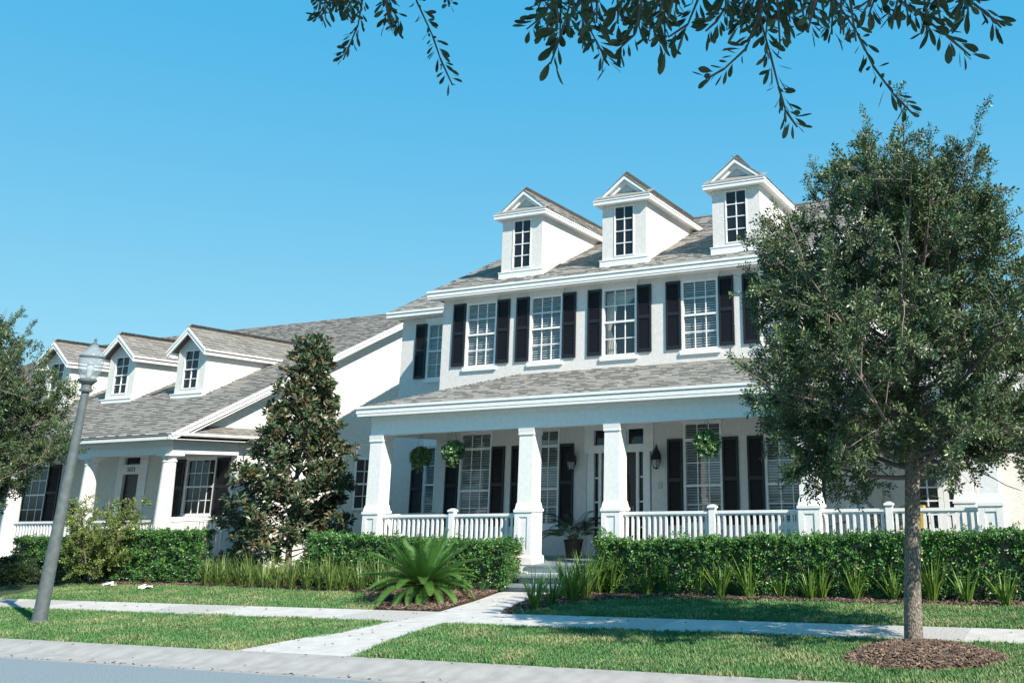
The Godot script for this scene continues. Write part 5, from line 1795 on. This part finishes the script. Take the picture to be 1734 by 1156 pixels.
func potted_palm(p: Vector3, label: String, L: float, n: int, pr: float, sd: int) -> void:
	var r := RandomNumberGenerator.new()
	r.seed = sd
	var T := thing("potted_palm", label, "potted palm", p)
	var b := MB.new()
	b.lathe(p, [[0.0, 0.0], [pr * 0.72, 0.0], [pr * 0.95, 0.36], [pr * 1.02, 0.37], [pr * 1.02, 0.42], [pr * 0.9, 0.42], [0.0, 0.38]], 18)
	part(T, "pot", b, M.pot)
	for i in n:
		var mb := MB.new()
		var az := i * 2.39996 + r.randf() * 0.4
		var out := Vector3(cos(az), 0, sin(az))
		var side := Vector3(-sin(az), 0, cos(az))
		var el := r.randf_range(0.6, 1.4)
		var dir := out * cos(el) + Vector3(0, sin(el), 0)
		var q := p + Vector3(0, 0.38, 0) + out * 0.03
		var len_ := L * r.randf_range(0.75, 1.1)
		for k in 22:
			var t := (k + 1) / 22.0
			dir = (dir + Vector3(0, -0.13 * t, 0) + out * 0.03).normalized()
			var q2 := q + dir * len_ / 22.0
			mb.col = Color(0.05, 0.07, 0.02)
			mb.tube(q, q2, 0.007 * (1.1 - t), 0.006 * (1.1 - t), 3)
			if t > 0.3:
				for s in [-1, 1]:
					mb.col = Color(0.030, 0.060, 0.018) * r.randf_range(0.7, 1.3)
					var ld: Vector3 = (side * s + dir * 0.9 + Vector3(0, -0.45, 0)).normalized()
					leaf(mb, q, ld, dir, 0.22 * (1.2 - t * 0.7), 0.022)
			q = q2
		part(T, "frond", mb, M.leaf)

func chair(p: Vector3, turn: float, label: String, m: Material, cushion: bool, w := 0.56) -> void:
	var T := thing("bench" if w > 1.0 else "porch_chair", label, "bench" if w > 1.0 else "chair", p)
	var addp := func(nm: String, mb: MB, mm: Material):
		var o := MeshInstance3D.new()
		o.name = nm
		o.mesh = mb.mesh()
		o.material_override = mm
		T.add_child(o, true)
	for sx in [-1, 1]:
		for sz in [-1, 1]:
			var l := MB.new()
			l.box(sx * (w / 2 - 0.03) - 0.025, sx * (w / 2 - 0.03) + 0.025, 0, 0.60 if sz > 0 else 0.42, sz * 0.23 - 0.025, sz * 0.23 + 0.025)
			addp.call("leg", l, m)
		var a := MB.new()
		a.box(sx * (w / 2 - 0.03) - 0.045, sx * (w / 2 - 0.03) + 0.045, 0.60, 0.63, -0.30, 0.29)
		addp.call("armrest", a, m)
	for i in 5:
		var s := MB.new()
		s.box(-w / 2 + 0.02, w / 2 - 0.02, 0.40, 0.425, -0.25 + i * 0.104, -0.25 + i * 0.104 + 0.09)
		addp.call("seat_slat", s, m)
	var nb := int(w / 0.105)
	for i in nb:
		var s := MB.new()
		var x := -w / 2 + 0.04 + (w - 0.08) * (i + 0.5) / nb
		s.obox(Vector3(x, 0.76, -0.33), Basis(Vector3(1, 0, 0), -0.2), Vector3(0.04, 0.36, 0.01))
		addp.call("back_slat", s, m)
	var rl := MB.new()
	rl.obox(Vector3(0, 1.02, -0.385), Basis(Vector3(1, 0, 0), -0.2), Vector3(w / 2, 0.035, 0.016))
	addp.call("back_rail", rl, m)
	if cushion:
		for q in [[Vector3(0, 0.48, -0.02), Vector3(w / 2 - 0.05, 0.05, 0.24), 0.0], [Vector3(0, 0.76, -0.26), Vector3(w / 2 - 0.06, 0.26, 0.05), -0.2]]:
			var c := MB.new()
			var b := Basis(Vector3(1, 0, 0), q[2])
			c.obox(q[0], b, q[1])
			c.obox(q[0], b, q[1] * Vector3(0.94, 0.94, 1.25)); c.obox(q[0], b, q[1] * Vector3(0.94, 1.25, 0.92))
			addp.call("cushion", c, M.yellow)
	T.rotation.y = turn

# ---------------------------------------------------------------- scene
func _ready() -> void:
	var cam := Camera3D.new()
	cam.name = "camera"
	add_child(cam)
	cam.transform = Transform3D(Basis(RIGHT, UP, BACK).orthonormalized(), CAM)
	cam.set_frustum(0.1 * 1156.0 / FOC, Vector2((867.0 - 1201.29) / FOC * 0.1, -(578.0 - 396.63) / FOC * 0.1), 0.1, 600.0)
	cam.current = true
	var we := WorldEnvironment.new()
	we.name = "environment"
	var env := Environment.new()
	env.background_mode = Environment.BG_SKY
	var sky := Sky.new()
	var sm := ProceduralSkyMaterial.new()
	sm.sky_top_color = lin(0.022, 0.262, 0.495)
	sm.sky_horizon_color = lin(0.325, 0.58, 0.65)
	sm.sky_curve = 0.16
	sm.ground_horizon_color = lin(0.30, 0.36, 0.36)
	sm.ground_bottom_color = lin(0.16, 0.18, 0.15)
	sm.sun_angle_max = 1.0
	sky.sky_material = sm
	env.sky = sky
	env.tonemap_mode = Environment.TONE_MAPPER_LINEAR
	env.tonemap_exposure = 1.6
	env.sdfgi_enabled = true
	env.ssao_enabled = true
	env.ssil_enabled = true
	we.environment = env
	add_child(we)
	var sun := DirectionalLight3D.new()
	sun.name = "sun"
	sun.light_color = Color(1.0, 0.965, 0.91)
	sun.light_energy = 1.6
	sun.light_angular_distance = 0.5
	sun.shadow_enabled = true
	sun.basis = Basis.looking_at(-SUN.normalized(), Vector3.UP)
	add_child(sun)
	make_materials()
	print("materials")
	build_ground()
	build_house()
	print("house")
	build_neighbour()
	print("neighbour")
	scatter_grass()
	scatter_mulch()
	print("ground cover")
	build_plants()
	print("plants")
	build_things()
	print("done")
